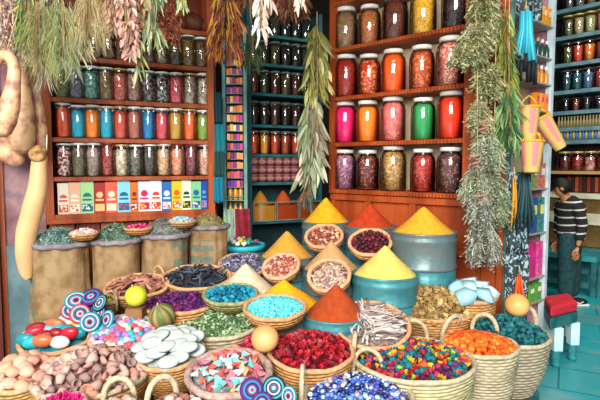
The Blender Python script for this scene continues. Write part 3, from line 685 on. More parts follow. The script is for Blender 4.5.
cB = basket(358, 395, 2.42, 112, None, 'straw basket of blue and white stones at bottom centre', STRAW, RIMP, taper=.75, handles=((72, .0), (176, .0)), hr=.013, hsize=.085)
mound(cB, .07, speckle('blue_bed', '#28468c', '#5c78b4', '#a8b8d4', 60), 'blue_stone_bed', 'packed blue stones filling the bottom centre basket')
pieces(cB, 260, I1 + HUL[:2], .0150, .07, [('royal blue', '#2c50ac', 5), ('cornflower blue', '#5c84cc', 4), ('white', '#dce4ee', 3), ('pale blue', '#a0c0e0', 3), ('violet', '#5a4aa0', 2), ('navy blue', '#141f54', 4), ('greyish pink', '#a89098', 1.5)], 'blue_stone', 'stone', 'small stone in the blue basket at bottom centre', seed=6, mind=.021, matf=lambda d, h: mat('bluest' + h, h, h, 20, .45, spec=.5))
# red flowers
cR = basket(311, 351, 2.72, 86, .22, 'wide tan basket of red dried flowers at centre front', STRAWD, RIMT, tilt=6, taper=.7)
mound(cR, .07, speckle('red_bed', '#5c0c18', '#841020', None, 50), 'red_flower_bed', 'packed red dried flowers filling the centre front basket')
pieces(cR, 170, ROSE, .023, .07, [('scarlet', '#b41c28', 4), ('crimson', '#900f22', 4), ('rose red', '#b83c4c', 2), ('dark wine red', '#560a1c', 3), ('dusty brown-red', '#7c4038', 1.5)], 'red_flower', 'dried flower', 'dried flower head in red basket at centre front', seed=7, mind=.027, matf=lambda d, h: mat('redfl' + h, h, h, 20, .7))
cD = basket(263, 340, 2.98, 66, .2, 'basket of dark crimson petals behind the smooth peach gourd', STRAWD, RIMT, taper=.7)
stuffing(cD, 700, FLK + ROSE[:1], .016, .05, ['#a81838', '#c42848', '#8c1030', '#d85064'], 'crimson_petals', 'dark crimson dried petals behind the smooth peach gourd', 'petals', 8)
# sticks bowl
cS = basket(372, 324, 3.0, 76, .13, 'shallow tan bowl basket of white dried sticks', STRAWD, RIMT, tilt=20, taper=.55, belly=.12)
mound(cS, .03, mat('stick_bed', '#6c5a50', '#98867c', 40, .9, .3), 'stick_bed', 'shorter broken sticks underneath in the stick bowl')
def sticks(c, n, kinds, name, cat, where, L, r0, dome, seed, m_key, ang=0, spread=.5):
    r = random.Random(seed); ms = {}
    for i, (x, y) in enumerate(spots(c.R * .74, n, .019, r)):
        d, hx, _ = r.choices(kinds, [q[2] for q in kinds])[0]
        if (d, i % 3) not in ms:
            v, f = rodshape(seed + i % 3, 1, r0 / L, .03, 7); ms[(d, i % 3)] = MB().add(v, f).mesh(name, mat(m_key + hx, hx, hx, 40, .8))
        s_ = L * r.uniform(.75, 1.15)
        aa = ang + (PI / 2.3 if x > 0 else -PI / 16) + r.uniform(-spread, spread)
        M = c.M @ T(x, y, domez(c, dome, x, y) + .012 + r.uniform(0, .02)) @ RZ(aa) @ RY(r.uniform(-.15, .15)) @ S(s_)
        link(name, ms[(d, i % 3)], None, f'{d} {where}', cat, f'{d} {name.replace("_", " ")}s, {where}'[:90], M=M)
sticks(cS, 95, [('off-white', '#bcb2ac', 4), ('pale pinkish', '#a8968e', 3), ('greyish mauve', '#7c6e6c', 3)], 'dried_stick', 'stick', 'dried stick in the shallow bowl of white sticks', .125, .0075, .03, 11, 'stick', ang=R_(105))
# curled galls / mushrooms
cG = basket(430, 309, 3.46, 84, .2, 'basket of curled tan dried fungus right of the stick bowl', STRAWD, RIMT, taper=.7)
mound(cG, .15, speckle('fungus_bed', '#6c5430', '#88683c', None, 30), 'fungus_bed', 'packed tan dried fungus filling the basket behind multicoloured flowers')
def curlshape(seed):
    r = random.Random(seed); mb = MB()
    for k in range(7):
        a0 = r.uniform(0, 6.28); c_ = Vector((r.gauss(0, .3), r.gauss(0, .3), r.gauss(0, .2)))
        pts = [c_ + Vector((math.cos(a0 + t * .7) * .55, math.sin(a0 + t * .7) * .55, .2 * math.sin(t + k))) for t in range(6)]
        mb.tube(pts, [.08, .13, .16, .15, .12, .06], 5, flat=.5)
    return mb.v, mb.f
pieces(cG, 210, [curlshape(0), curlshape(2), ico(2, 1.2, 2.9, (1, .8, .8), 4), ico(2, 1.0, 3.2, (.9, 1, .6), 7)], .026, .16, [('tan', '#a08050', 4), ('golden brown', '#8c6c34', 3), ('pale straw', '#bca470', 3)], 'dried_fungus', 'fungus', 'curled dried fungus in basket behind multicoloured flowers', seed=12, mind=.026, lift=.3, rk=1.0, matf=lambda d, h: mat('fung' + h, h, h, 30, .85))
# pale blue chunks
cW = basket(467, 296, 3.52, 56, .2, 'brown basket of pale blue alum blocks by the wood panelling', STRAWD, RIMT, taper=.8)
mound(cW, .03, mat('alum_bed', '#90a4a8', '#b4c8cc', 20, .6), 'alum_bed', 'crushed pale blue alum under the blocks')
pieces(cW, 9, [hull(s, 14, (1.2, .9, .6)) for s in (3, 6, 8)], .085, .05, [('pale blue', '#94c0c8', 3), ('icy white', '#b4d2d8', 2)], 'alum_block', 'block', 'alum block in the brown basket by wood panelling', seed=13, mind=.075, matf=lambda d, h: mat('alum' + h, h, h, 8, .4))
# turquoise crystals and cobalt bowls
cC = basket(275, 307, 2.98, 62, .12, 'shallow bowl basket of fine turquoise crystals', STRAWD, RIMT, tilt=8, taper=.5, belly=.12)
stuffing(cC, 1500, I1, .0075, .045, ['#58ccd0', '#48bcc6', '#86dede', '#34a8b8'], 'turquoise_crystals', 'fine bright turquoise crystals heaped in a shallow bowl', 'crystals', 14, m_=vcol('crystal', .35, spec=.6), thick=.006)
cK = basket(230.5, 294, 3.25, 54, .11, 'shallow green-edged bowl of cobalt teal chunks', woven('olive_weave', '#8c8450', '#54502c'), mat('olive_rim', '#6c7c58', '#a09868', 40, .8), tilt=8, taper=.5, belly=.12)
mound(cK, .02, mat('cobalt_bed', '#0c5870', '#147890', 40, .8, .4), 'cobalt_bed', 'crushed cobalt teal pigment under the chunks')
pieces(cK, 70, I2 + HUL[:2], .018, .02, [('cobalt teal', '#1080a0', 4), ('deep teal blue', '#0c6480', 3), ('bright teal', '#2098b0', 2)], 'pigment_chunk', 'pigment', 'pigment chunk in green-edged shallow bowl', seed=15, mind=.026, matf=lambda d, h: mat('pig' + h, h, h, 30, .85, .3))
# green cardamom
cV = basket(219, 320, 3.12, 90, .2, 'wide woven basket of green cardamom pods', PALM, RIMP, tilt=6, taper=.8)
stuffing(cV, 900, [ico(1, .1, 1, (1.5, .6, .6), 1), flake(2, 2, .9)], .011, .05, ['#6c8c5c', '#90a87c', '#4c6c44', '#a8b894', '#3c5838'], 'cardamom_pods', 'green cardamom pods heaped in the wide woven basket', 'cardamom', 16, thick=.015)
cP = basket(180, 303, 3.3, 76, .2, 'basket of purple petals behind the striped pumpkin', STRAWD, RIMT, taper=.75)
stuffing(cP, 1100, FLK + I1[:1], .013, .06, ['#3c1c54', '#5c2464', '#2c1440', '#8c2c60', '#743470'], 'purple_petals', 'deep purple and violet dried petals behind the striped pumpkin', 'petals', 17)
# bark, black pods, lavender
cA = basket(137, 286, 3.5, 66, .14, 'golden straw basket of pinkish brown bark strips', STRAWY, RIMT, tilt=14, yaw=-14, taper=.6, sq=.8, handles=((70, 0),), hsize=.05, hr=.009)
mound(cA, .04, mat('bark_bed', '#5c3428', '#784838', 30, .9), 'bark_bed', 'broken bark crumbs beneath the pinkish strips')
pieces(cA, 60, [ico(2, .3, 1.3, (1.8, .55, .35), s) for s in range(3)], .026, .05, [('pinkish brown', '#a06854', 4), ('dull brown', '#805040', 3), ('dusty rose', '#b88474', 2)], 'bark_strip', 'bark', 'bark strip in the golden straw basket by burlap sacks', seed=18, mind=.03, tiltmax=.4, matf=lambda d, h: mat('bark' + h, h, h, 30, .85))
cZ = basket(197, 277, 3.62, 68, .14, 'long golden straw basket of blackish dried pods', STRAWY, RIMT, tilt=14, yaw=12, taper=.6, sq=.8)
mound(cZ, .03, mat('pod_bed', '#20242c', '#30343c', 30, .9), 'pod_bed', 'dark crumbs beneath the blackish pods')
def podshape(seed):
    r = random.Random(seed); mb = MB(); mb.tube([(k / 5 - .5, .22 * math.sin(k * .7 + r.random()), .12 * math.sin(k + seed)) for k in range(6)], [.03, .07, .085, .085, .07, .03], 6); return mb.v, mb.f
pieces(cZ, 60, [podshape(s) for s in range(4)], .095, .045, [('charcoal', '#2c3038', 4), ('slate grey', '#4c525c', 3)], 'dried_pod', 'pod', 'curved dried pod in the long golden basket by sacks', seed=19, mind=.028, lift=.13, tiltmax=.25, rk=.85, matf=lambda d, h: mat('pod' + h, h, h, 30, .7))
cL = basket(244, 264, 3.9, 50, .13, 'golden basket of grey lavender left of tawny cone', STRAWY, RIMT, tilt=14, yaw=14, taper=.6)
stuffing(cL, 500, FLK + RODS[:1], .03, .05, ['#6c6a80', '#8c88a0', '#504e64', '#a8a4b4'], 'lavender_sprigs', 'greyish lavender sprigs in golden basket left of tawny cone', 'lavender', 20)
# small tilted nut baskets leaning on the barrels
def nutbowl(u, v, Y, wpx, tilt, yaw, label, kinds, where, seed, name='nut', shapes=None, n=52, size=.0145):
    c = basket(u, v, Y, wpx, .10, label, STRAWD, mat('thick_pinkish_rim', '#c88c64', '#dca880', 30, .75, .3, 60), tilt=tilt, yaw=yaw, taper=.55, belly=.16, rimr=.015, coils=5)
    mound(c, .012, mat('bed' + where[:10], kinds[-1][1], kinds[0][1], 60, .8, .3), 'loose_' + name + '_bed', f'lower layers of {where[:60]}', cat='heap')
    pieces(c, n, shapes or I2, size, .015, kinds, name, name.replace('_', ' '), where, seed=seed, mind=size * 1.55, rk=.86, matf=lambda d, h: mat(name + h, h, h, 30, .6))
nutbowl(324, 236, 3.98, 37, 30, -12, 'small tan bowl of pink-brown nuts below the golden yellow cone', [('rosy brown', '#b07058', 3), ('pale tan', '#d0a488', 3), ('reddish', '#8c4438', 2)], 'hazelnut in small bowl below the golden yellow cone', 21)
nutbowl(370, 242, 3.78, 42, 30, -14, 'small tan bowl of dark maroon dried fruit below brick red cone', [('dark maroon', '#4c1420', 4), ('wine red', '#742030', 3), ('purplish brown', '#3c2028', 2)], 'dried fruit in small bowl below the brick red cone', 22, 'dried_fruit', size=.017, n=44)
nutbowl(281, 266, 3.62, 37, 32, -20, 'small tan bowl of reddish peanuts in front of tawny cone', [('salmon', '#b8705c', 3), ('reddish', '#9c4c40', 3), ('pale pink', '#d8a898', 2)], 'peanut in small bowl in front of tawny cone', 23, 'peanut')
nutbowl(329, 275, 3.42, 42, 38, -14, 'small tan bowl of white-brown seeds below beige cone', [('whitish', '#cdb8a8', 3), ('mauve brown', '#90706c', 3), ('tan', '#b08c74', 2)], 'seed in small bowl below the beige cone', 24, 'seed', shapes=[ico(1, .2, 1.2, (1.7, .6, .5), 1)], size=.012, n=70)

# --- left front
cE = basket(122, 333, 2.92, 64, .2, 'tan basket of pastel pebbles with wrapped rim behind pottery', STRAWD, mat('pinkish_rim', '#b88068', '#cc9c84', 40, .8, .3), tilt=16, taper=.7)
mound(cE, .05, speckle('pastel_bed', '#8c5c78', '#4c94a4', '#c0a8b0', 40), 'pastel_bed', 'lower layers of pastel pebbles in the tan basket')
pieces(cE, 95, [ico(2, .15, 1.3, (1.15, .8, .7), s) for s in range(3)], .0245, .05, [('turquoise', '#3aa0b4', 4), ('pink', '#c4687c', 3), ('lilac', '#8c68a4', 3), ('white', '#ccc8c8', 3), ('pale pink', '#d4a4ac', 2), ('rose red', '#cc4c5c', 1.5), ('cream yellow', '#e8dc94', 1)], 'pastel_pebble', 'pebble', 'pastel pebble in tan basket behind the pottery', seed=25, mind=.031, matf=lambda d, h: mat('pastel' + h, h, h, 10, .4))
cX = basket(170, 352, 2.72, 68, .2, 'tan basket of white pumice discs right of pastel pebbles', STRAWD, RIMT, tilt=10, taper=.7)
mound(cX, .04, mat('disc_bed', '#8c9490', '#b4bcb8', 30, .8), 'disc_bed', 'lower white discs hidden beneath the top ones')
dsc = MB().lathe([(.001, -.13), (.8, -.13), (.97, -.08), (1, 0), (.97, .08), (.8, .13), (.001, .15)], 26, cols=[lin('#9aa8a8')] * 2 + [lin('#3c6068')] + [lin('#1c4c58')] + [lin('#9aa6a4')] + [lin('#a8aeaa')] * 2)
def discs(c, n, rad, kinds, name, label, cat, group, seed, dome, mind, two=.0, asp=.62):
    r = random.Random(seed)
    for i, (x, y) in enumerate(spots(c.R * .84, n, mind, r)):
        M = c.M @ T(x, y, domez(c, dome, x, y) + .02 + .012 * (i % 3)) @ RZ(R_(r.uniform(-15, 35))) @ RX(r.uniform(.35, .8)) @ RY(r.uniform(-.45, .0)) @ S(rad * r.uniform(.9, 1.1), rad * asp * r.uniform(.9, 1.1), rad * 1.4)
        yield i, M
DM = dsc.mesh('pumice_disc', vcol('disc_paint', .55))
for i, M in discs(cX, 24, .061, None, '', '', '', '', 26, .08, .05):
    link('pumice_disc', DM, None, 'white oval pumice disc with dark edge in basket right of pastel pebbles', 'disc', 'white discs in the tan basket', M=M)
cY = basket(57, 338, 2.95, 70, .16, 'shallow tan basket of coloured oval soaps at left', STRAWY, RIMT, tilt=7, taper=.7)
mound(cY, .03, mat('soap_bed', '#1c6478', '#3c8c98', 20, .7), 'soap_bed', 'lower soaps hidden under the coloured ovals')
soap = ico(3, .03, 1, (1, 1, .45), 2)
scol = [('turquoise', '#28a4ac'), ('white', '#e4e2dc'), ('crimson', '#b81c2c'), ('mustard yellow', '#d8a81c'), ('teal', '#1c8490'), ('orange-brown', '#c0643c'), ('pale blue', '#7ca4bc'), ('dark red', '#8c1820'), ('light aqua', '#a4dcd8')]
SMs = {}
for i, M in discs(cY, 24, .060, None, '', '', '', '', 27, .045, .052, asp=.58):
    d, h = scol[(i * 4) % 9]
    if d not in SMs: SMs[d] = MB().add(*soap).mesh('soap', mat('soap' + h, h, h, 8, .35, spec=.5))
    link('oval_soap', SMs[d], None, f'{d} oval soap in shallow tan basket at left', 'soap', f'{d} soaps in the left basket', M=M @ S(1, 1, 1.1))
cF = basket(20, 374, 2.52, 66, .2, 'tan basket of peach-coloured stones at lower left edge', STRAWY, RIMT, tilt=10, taper=.7)
mound(cF, .05, mat('peach_bed', '#a87860', '#c49078', 20, .7), 'peach_bed', 'lower peach stones hidden under the top ones')
pieces(cF, 24, [ico(3, .18, 1.3, (1.2, .95, .8), s) for s in range(3)], .037, .06, [('peach', '#cc9c80', 4), ('pale peach', '#d4b098', 3), ('pinkish', '#c08c7c', 2)], 'peach_stone', 'stone', 'rounded stone in tan basket at lower left edge', seed=28, mind=.052, lift=.3, matf=lambda d, h: mat('peach' + h, h, '#c88c74', 6, .5))
cQ = basket(92, 374, 2.56, 112, .24, 'large basket of pinkish clay pieces at lower left', STRAWD, RIMP, taper=.75)
mound(cQ, .10, mat('clay_bed', '#7c5850', '#94706a', 20, .8), 'clay_bed', 'lower clay pieces hidden under the heap')
def cup(seed):
    r = random.Random(seed); mb = MB(); a, h = r.uniform(.5, .8), r.uniform(.7, 1.1)
    mb.lathe([(.001, -.5), (.35, -.5), (a, .1), (a * .98, h * .6), (a * .84, h * .55), (.25, -.3), (.001, -.35)], 16); return mb.v, mb.f
pieces(cQ, 120, [cup(1), cup(2), ico(2, .5, 1.6, (1, .8, .6), 3), ico(2, .55, 1.8, (1.3, .6, .5), 4), hull(5, 12, (1.1, .8, .5)), hull(8, 12, (1, 1, .4))], .036, .11, [('dusty pink', '#a88478', 5), ('mauve brown', '#8c706a', 3), ('pale rose', '#bc9c90', 3), ('terracotta pink', '#bc8470', 1)], 'clay_piece', 'clay piece', 'clay cup or lump heaped at lower left', seed=29, mind=.038, rk=.98, tiltmax=1.2, matf=lambda d, h: mat('clay' + h, h, h, 12, .8, .2))
cH = basket(62, 404, 2.16, 46, .18, 'small basket of hot pink flowers at bottom left', STRAWD, RIMP, taper=.7)
mound(cH, .02, mat('hot_pink_bed', '#8c1048', '#a81858', 20, .8), 'pink_flower_bed', 'lower hot pink flowers in small bottom left basket')
pieces(cH, 40, ROSE, .018, .03, [('hot pink', '#d02070', 3), ('magenta', '#b01460', 2)], 'pink_flower', 'dried flower', 'flower head in small basket at bottom left', seed=30, mind=.022, matf=lambda d, h: mat('hot' + h, h, h, 20, .7))
cJ2 = basket(116, 414, 2.2, 56, .2, 'basket with pale handle standing among clay pieces at lower left', STRAW, RIMP, taper=.7, handles=((104, .0),), hsize=.072, hr=.015)
mound(cJ2, .03, MATS['clay_bed'], 'small_pot_bed', 'lower clay pots hidden in the lower left handled basket')
pieces(cJ2, 22, [cup(3), cup(4), cup(5)], .036, .04, [('pinkish', '#a8857a', 3), ('pale', '#c0a294', 2)], 'clay_pot', 'clay pot', 'small clay pot in handled basket amid the clay pieces', seed=35, mind=.045, tiltmax=1.3, matf=lambda d, h: mat('clay' + h, h, h, 12, .8, .2))
cJ = basket(174, 412, 2.2, 58, .2, 'basket with thick pale handle of small clay pots at bottom', STRAW, RIMP, taper=.7, handles=((128, .0),), hsize=.075, hr=.015)
mound(cJ, .03, mat('clay_bed'), 'small_pot_bed', 'lower clay pots hidden at bottom edge') if False else mound(cJ, .03, MATS['clay_bed'], 'small_pot_bed', 'lower clay pots hidden at bottom edge')
pieces(cJ, 26, [cup(3), cup(4), cup(5)], .038, .04, [('pinkish', '#bc8c80', 3), ('pale', '#d4b4a4', 2), ('brown', '#8c5c50', 2)], 'clay_pot', 'clay pot', 'small clay pot in pale handled basket at bottom', seed=31, mind=.048, tiltmax=1.3, matf=lambda d, h: mat('clay' + h, h, h, 12, .8, .2))
cN = basket(229, 372, 2.46, 84, .2, 'thick-rimmed mauve-brown basket of pastel rock shards', woven('mauve_weave', '#a88878', '#6c5448'), mat('thick_mauve_rim', '#8c7068', '#b09488', 30, .85, .4, 60), tilt=10, taper=.7, rimr=.02)
mound(cN, .04, speckle('shard_bed', '#a05858', '#609098', '#b8a8a0', 40), 'shard_bed', 'lower pastel shards in the thick-rimmed basket')
pieces(cN, 78, [hull(s, 7, (1.1, .9, .8)) for s in range(6)], .0275, .06, [('coral red', '#cc5448', 5), ('pink', '#c86c80', 4), ('pale aqua', '#94bcb4', 3), ('white', '#ccc4bc', 2), ('turquoise', '#6cb4b4', 2), ('light orange', '#e09c6c', 2), ('deep teal', '#1c7878', .8)], 'dyed_rock', 'rock', 'rock shard in thick-rimmed basket at centre bottom', seed=32, mind=.034, rk=.84, matf=lambda d, h: mat('shard' + h, h, h, 20, .75))
# yellow flowers with a loop handle
cU = basket(96, 301, 3.32, 40, .18, 'small basket of yellow flowers with a thin loop handle by the sacks', STRAWY, RIMP, taper=.75, handles=((-30, 0),), hsize=.055, hr=.01)
stuffing(cU, 450, FLK + I1[:1], .014, .05, ['#b89c10', '#d8bc1c', '#8c7c14', '#c8a008'], 'yellow_blossoms', 'tiny yellow dried blossoms in a small handled basket', 'blossoms', 33)

# striped woven discs
def ringdisc(cols, n=30):
    prof = []; cc = []; k = len(cols)
    for i, c in enumerate(cols):
        r0, r1 = 1 - i / k, 1 - (i + 1) / k
        for r in (r0, r0 - .02, r1 + .02): prof.append((max(.001, r), .09 + .05 * (1 - r) + (.02 if r == r0 - .02 else 0))); cc.append(lin(c))
    prof = [(.001, -.14), (.9, -.12), (1.03, -.02)] + prof; cc = [lin(cols[0])] * 3 + cc
    return MB().lathe(prof, n, cols=cc).mesh('striped_disc', vcol('yarn', .8, .3, 90))
RD = [ringdisc(q) for q in (['#4c1c60', '#5c2478', '#1c8098', '#241c5c', '#7c2464', '#58b0bc', '#b82c3c'], ['#1c8494', '#a8b8b8', '#5c2470', '#1c8898', '#a8a8a8', '#8c2058', '#1c2040'], ['#b02c50', '#b0a49c', '#14607c', '#5c2c70', '#b0a8a0', '#982c5c'], ['#1c2040', '#3c98a0', '#1c2848', '#a8b0ac', '#5c2468', '#1c6c78', '#b0b0a0'])]
dl = ['purple-edged striped disc', 'turquoise-edged striped disc', 'pink-edged striped disc', 'navy-edged striped disc']
spr = [(80, 314, 2.95, 10, 62, 25, 2), (99, 313, 2.98, 9, 70, -25, 3), (90, 322, 2.9, 10, 74, 8, 1), (76, 301, 3.02, 11, 40, 20, 1), (91, 297, 3.05, 11, 34, -5, 0), (100, 303, 3.0, 9, 55, -30, 3), (70, 311, 2.99, 9, 55, 35, 2), (86, 308, 3.03, 11, 45, 0, 0), (107, 320, 2.93, 10, 66, -35, 1)]
pos_words = ['low at left of', 'low at right of', 'at the front of', 'upper left of', 'on top of', 'upper right of', 'leftmost of', 'in the middle of', 'rightmost of']
for i, (u, v, Y, rp, tl, yw, k) in enumerate(spr):
    P = at(u, v, Y); r = rp * Y / F
    link('striped_disc', RD[k], None, f'{dl[k]} {pos_words[i]} the disc pile before the burlap sack', 'disc', 'striped discs piled before the sack', M=T(P) @ RZ(R_(yw)) @ RX(R_(tl)) @ S(r, r, r * 1.1))
crate(at(88, 318, 3.0).x, at(88, 318, 3.02).y + .02, at(88, 325, 3.0).z, .07)
for i, (u, v, Y, rp, tl, yw, k) in enumerate(((252, 390, 2.2, 12.5, 62, 12, 0), (274, 388, 2.17, 12, 66, -8, 3), (289, 396, 2.12, 10, 74, -40, 1), (262, 402, 2.1, 11, 40, 0, 0))):
    P = at(u, v, Y); r = rp * Y / F
    link('striped_disc', RD[k], None, f'{dl[k]} at bottom centre, {["left", "middle", "right", "lowest"][i]} one before the blue stones', 'disc', 'striped discs at the bottom centre', M=T(P) @ RZ(R_(yw)) @ RX(R_(tl)) @ S(r, r, r * 1.1))
crate(at(268, 400, 2.25).x, 2.22, at(268, 418, 2.25).z, .09)

# loose gourds on the display
def melon(u, v, Y, rp, label, m_, ribs=0, sq=.96, stem=True, name='round_gourd', cat='gourd', cols=None):
    P = at(u, v, Y); r = rp * Y / F; n = 40; vv = []; ff = []; cc = []; K = 20
    for k in range(K + 1):
        ph = PI * k / K
        for i in range(n):
            a = 2 * PI * i / n; q = r * (1 + .025 * math.cos(a * ribs) if ribs else r and 1) * math.sin(ph)
            vv.append((q * math.cos(a), q * math.sin(a), -r * sq * math.cos(ph))); cc.append(lin(cols[(i // 2) % len(cols)]) if cols else (1, 1, 1))
    for k in range(K):
        for i in range(n): j = (i + 1) % n; ff.append((k * n + i, k * n + j, (k + 1) * n + j, (k + 1) * n + i))
    o = MB().add(vv, ff, None, cc).obj(name, m_, M=T(P) @ RX(R_(18)) @ RY(R_(-14)), label=label, cat=cat)
    if stem: MB().tube([(0, 0, r * sq * .97), (0, .004, r * sq + .008), (.006, .006, r * sq + .016)], [.006, .005, .004], 7).obj('stem', STRING, o)
melon(136, 296, 3.05, 11, 'yellow-green round gourd beside the bark basket', mat('lime_gourd', '#b0b428', '#c8c43c', 3, .35))
melon(162, 316, 3.0, 13.3, 'green and tan striped pumpkin above the white discs', vcol('pumpkin_skin', .5), ribs=10, name='striped_pumpkin', cat='pumpkin', cols=['#5c6c38', '#5c6c38', '#8c7448', '#4c6030', '#a08454'])
melon(265, 338.5, 2.66, 14.2, 'smooth peach-coloured round gourd on the crimson petals', mat('peach_gourd', '#cf8c54', '#dca46c', 3, .4), stem=False)
melon(517, 305, 3.36, 12, 'smooth orange-tan round gourd on the teal flowers', mat('tan_gourd', '#d09048', '#dfa864', 3, .4))
crate(at(136, 300, 3.05).x, 3.05, at(136, 306.8, 3.05).z, .05)
crate(at(162, 316, 3.0).x, 3.0, at(162, 328.5, 3.0).z, .05)

# ================================================================== BURLAP SACKS
def burlap(key, marks):
    m = bpy.data.materials.new(key); m.use_nodes = True; nt = m.node_tree; N = nt.nodes; L = nt.links
    b = N['Principled BSDF']; b.inputs['Roughness'].default_value = .9; b.inputs['Specular IOR Level'].default_value = .1
    tc = N.new('ShaderNodeTexCoord'); n = N.new('ShaderNodeTexNoise'); n.inputs['Scale'].default_value = 9; n.inputs['Detail'].default_value = 5; L.new(tc.outputs['Object'], n.inputs['Vector'])
    cr = N.new('ShaderNodeValToRGB'); e = cr.color_ramp.elements; e[0].position = .38; e[1].position = .62; e[0].color = (*lin('#94724c'), 1); e[1].color = (*lin('#b89a72'), 1)
    L.new(n.outputs['Fac'], cr.inputs[0])
    last = cr.outputs[0]
    for (x, z, w_, h_, stripes) in marks:     # faded teal printing on the cloth
        s = N.new('ShaderNodeSeparateXYZ'); L.new(tc.outputs['Object'], s.inputs[0])
        def mth(op, a, bb=None, cl=False):
            q = N.new('ShaderNodeMath'); q.operation = op; q.use_clamp = cl
            for i_, g in enumerate((a, bb)):
                if g is None: continue
                if isinstance(g, (int, float)): q.inputs[i_].default_value = g
                else: L.new(g, q.inputs[i_])
            return q.outputs[0]
        fx = mth('LESS_THAN', mth('ABSOLUTE', mth('SUBTRACT', s.outputs[0], x)), w_); fz = mth('LESS_THAN', mth('ABSOLUTE', mth('SUBTRACT', s.outputs[2], z)), h_)
        fy = mth('LESS_THAN', s.outputs[1], 0.0)
        st = mth('GREATER_THAN', mth('SINE', mth('MULTIPLY', s.outputs[2], stripes)), -.25)
        n3 = N.new('ShaderNodeTexNoise'); n3.inputs['Scale'].default_value = 30; L.new(tc.outputs['Object'], n3.inputs['Vector'])
        br = mth('GREATER_THAN', n3.outputs['Fac'], .44)
        k = mth('MULTIPLY', mth('MULTIPLY', mth('MULTIPLY', fx, fz), mth('MULTIPLY', st, fy)), mth('MULTIPLY', br, .65))
        mx = N.new('ShaderNodeMix'); mx.data_type = 'RGBA'; L.new(k, mx.inputs[0]); L.new(last, mx.inputs[6]); mx.inputs[7].default_value = (*lin('#3c8484'), 1); last = mx.outputs[2]
    L.new(last, b.inputs['Base Color'])
    wv = N.new('ShaderNodeTexWave'); wv.inputs['Scale'].default_value = 60; wv.bands_direction = 'Z'; L.new(tc.outputs['Object'], wv.inputs['Vector'])
    wx = N.new('ShaderNodeTexWave'); wx.inputs['Scale'].default_value = 60; wx.bands_direction = 'X'; L.new(tc.outputs['Object'], wx.inputs['Vector'])
    ad = N.new('ShaderNodeMath'); L.new(wv.outputs['Fac'], ad.inputs[0]); L.new(wx.outputs['Fac'], ad.inputs[1])
    bp = N.new('ShaderNodeBump'); bp.inputs['Strength'].default_value = .6; bp.inputs['Distance'].default_value = .008
    L.new(ad.outputs[0], bp.inputs['Height']); L.new(bp.outputs[0], b.inputs['Normal'])
    return m
def sack(u, v, Y, wpx, label, marks, cols, clabel, seed, dome, base=PLAT + .0006, what='dried_leaves', cat='herbs', fsize=.03):
    P = at(u, v, Y); R = wpx / 2 * Y / F; H = P.z - base; n = 56; K = 26; vv = []; ff = []
    for k in range(K + 1):
        t = k / K; r = R * (.90 + .10 * math.sin(min(1, t * 1.25 + .12) * PI) - (.07 * (1 - t) ** 6))
        for i in range(n):
            a = 2 * PI * i / n
            fold = .018 * noise.noise(Vector((math.cos(a) * 4, math.sin(a) * 4, t * 1.6 + seed))) + .006 * math.sin(a * 9 + seed) * t ** 3
            q = r + fold; vv.append((q * math.cos(a), q * math.sin(a), H * t))
    for k in range(K):
        for i in range(n): j = (i + 1) % n; ff.append((k * n + i, k * n + j, (k + 1) * n + j, (k + 1) * n + i))
    ff.append(tuple(range(n))[::-1])
    o = MB().add(vv, ff).obj('burlap_sack', burlap('burlap_%d' % seed, marks), M=T(P.x, P.y, base), label=label, cat='sack', group='burlap sacks in a row')
    nn = 60; pts = [((R * .93 + .006 * math.sin(i * .9)) * math.cos(2 * PI * i / nn), (R * .93 + .006 * math.sin(i * .9)) * math.sin(2 * PI * i / nn), H + .008 * noise.noise(Vector((i * .3, seed, 0)))) for i in range(nn)]
    MB().tube(pts + [pts[0]], .02, 8, caps=False).obj('rolled_collar', mat('mauve_grey_collar', '#746a70', '#8e848a', 20, .8, .4, 50), o)
    c = Ctx(); c.R = R * .93; c.M = T(P.x, P.y, P.z + .012); c.P = P; c.sq = 1
    stuffing(c, 1000, FLK + RODS[:2], fsize, dome, cols, what, clabel, cat, seed, ax=(1, .6, .6), thick=.02)
    return c
s1 = sack(60, 243, 3.66, 61, 'widest burlap sack at far left filled with grey-green leaves', [(-.19, .60, .06, .2, 60)], ['#7c9c94', '#5c7c74', '#98b4a8', '#4c6460'], 'grey-green dried leaves heaped in the far left sack', 1, .10)
s2 = sack(116, 240, 3.78, 50, 'burlap sack second from left, dusty green herbs on top', [(-.19, .62, .03, .2, 60)], ['#6c8470', '#4c6450', '#8ca48c', '#5c7460'], 'dusty green dried herbs heaped in second sack from left', 2, .11)
s3 = sack(164.5, 234.5, 3.92, 50, 'burlap sack third from left with grey herb heap', [(.14, .70, .035, .3, 45)], ['#747c74', '#565e58', '#909488'], 'grey dried herb heaped in third sack from left', 3, .12, fsize=.02)
s4 = sack(208, 226, 4.12, 42, 'rightmost burlap sack with teal printing and olive seed heap', [(-.03, .80, .1, .1, 70), (-.16, .7, .04, .2, 55)], ['#8c8454', '#6c6438', '#a49c6c'], 'olive green seeds heaped in the rightmost sack', 4, .10, fsize=.014)
def smallbowl(u, v, Y, w_, label, kinds, where, seed, shapes, size, n):
    c = basket(u, v, Y, w_, .05, label, STRAWD, RIMT, taper=.6, coils=3, rimr=.008, support=False, belly=.1)
    mound(c, .03, mat('sb' + str(seed), kinds[0][1], kinds[-1][1], 30, .8), 'bowl_bed', f'lower layer of {where[:55]}')
    pieces(c, n, shapes, size, .03, kinds, 'dried_piece', 'dried piece', where, seed=seed, mind=size * 1.4, matf=lambda d, h: mat('sbp' + h, h, h, 20, .7))
smallbowl(84, 233, 3.6, 27, 'little bowl of pinkish white pieces between the two left sacks', [('whitish', '#d8ccc4', 3), ('pinkish', '#c88c7c', 3)], 'piece in the little bowl between two left sacks', 41, I2, .016, 34)
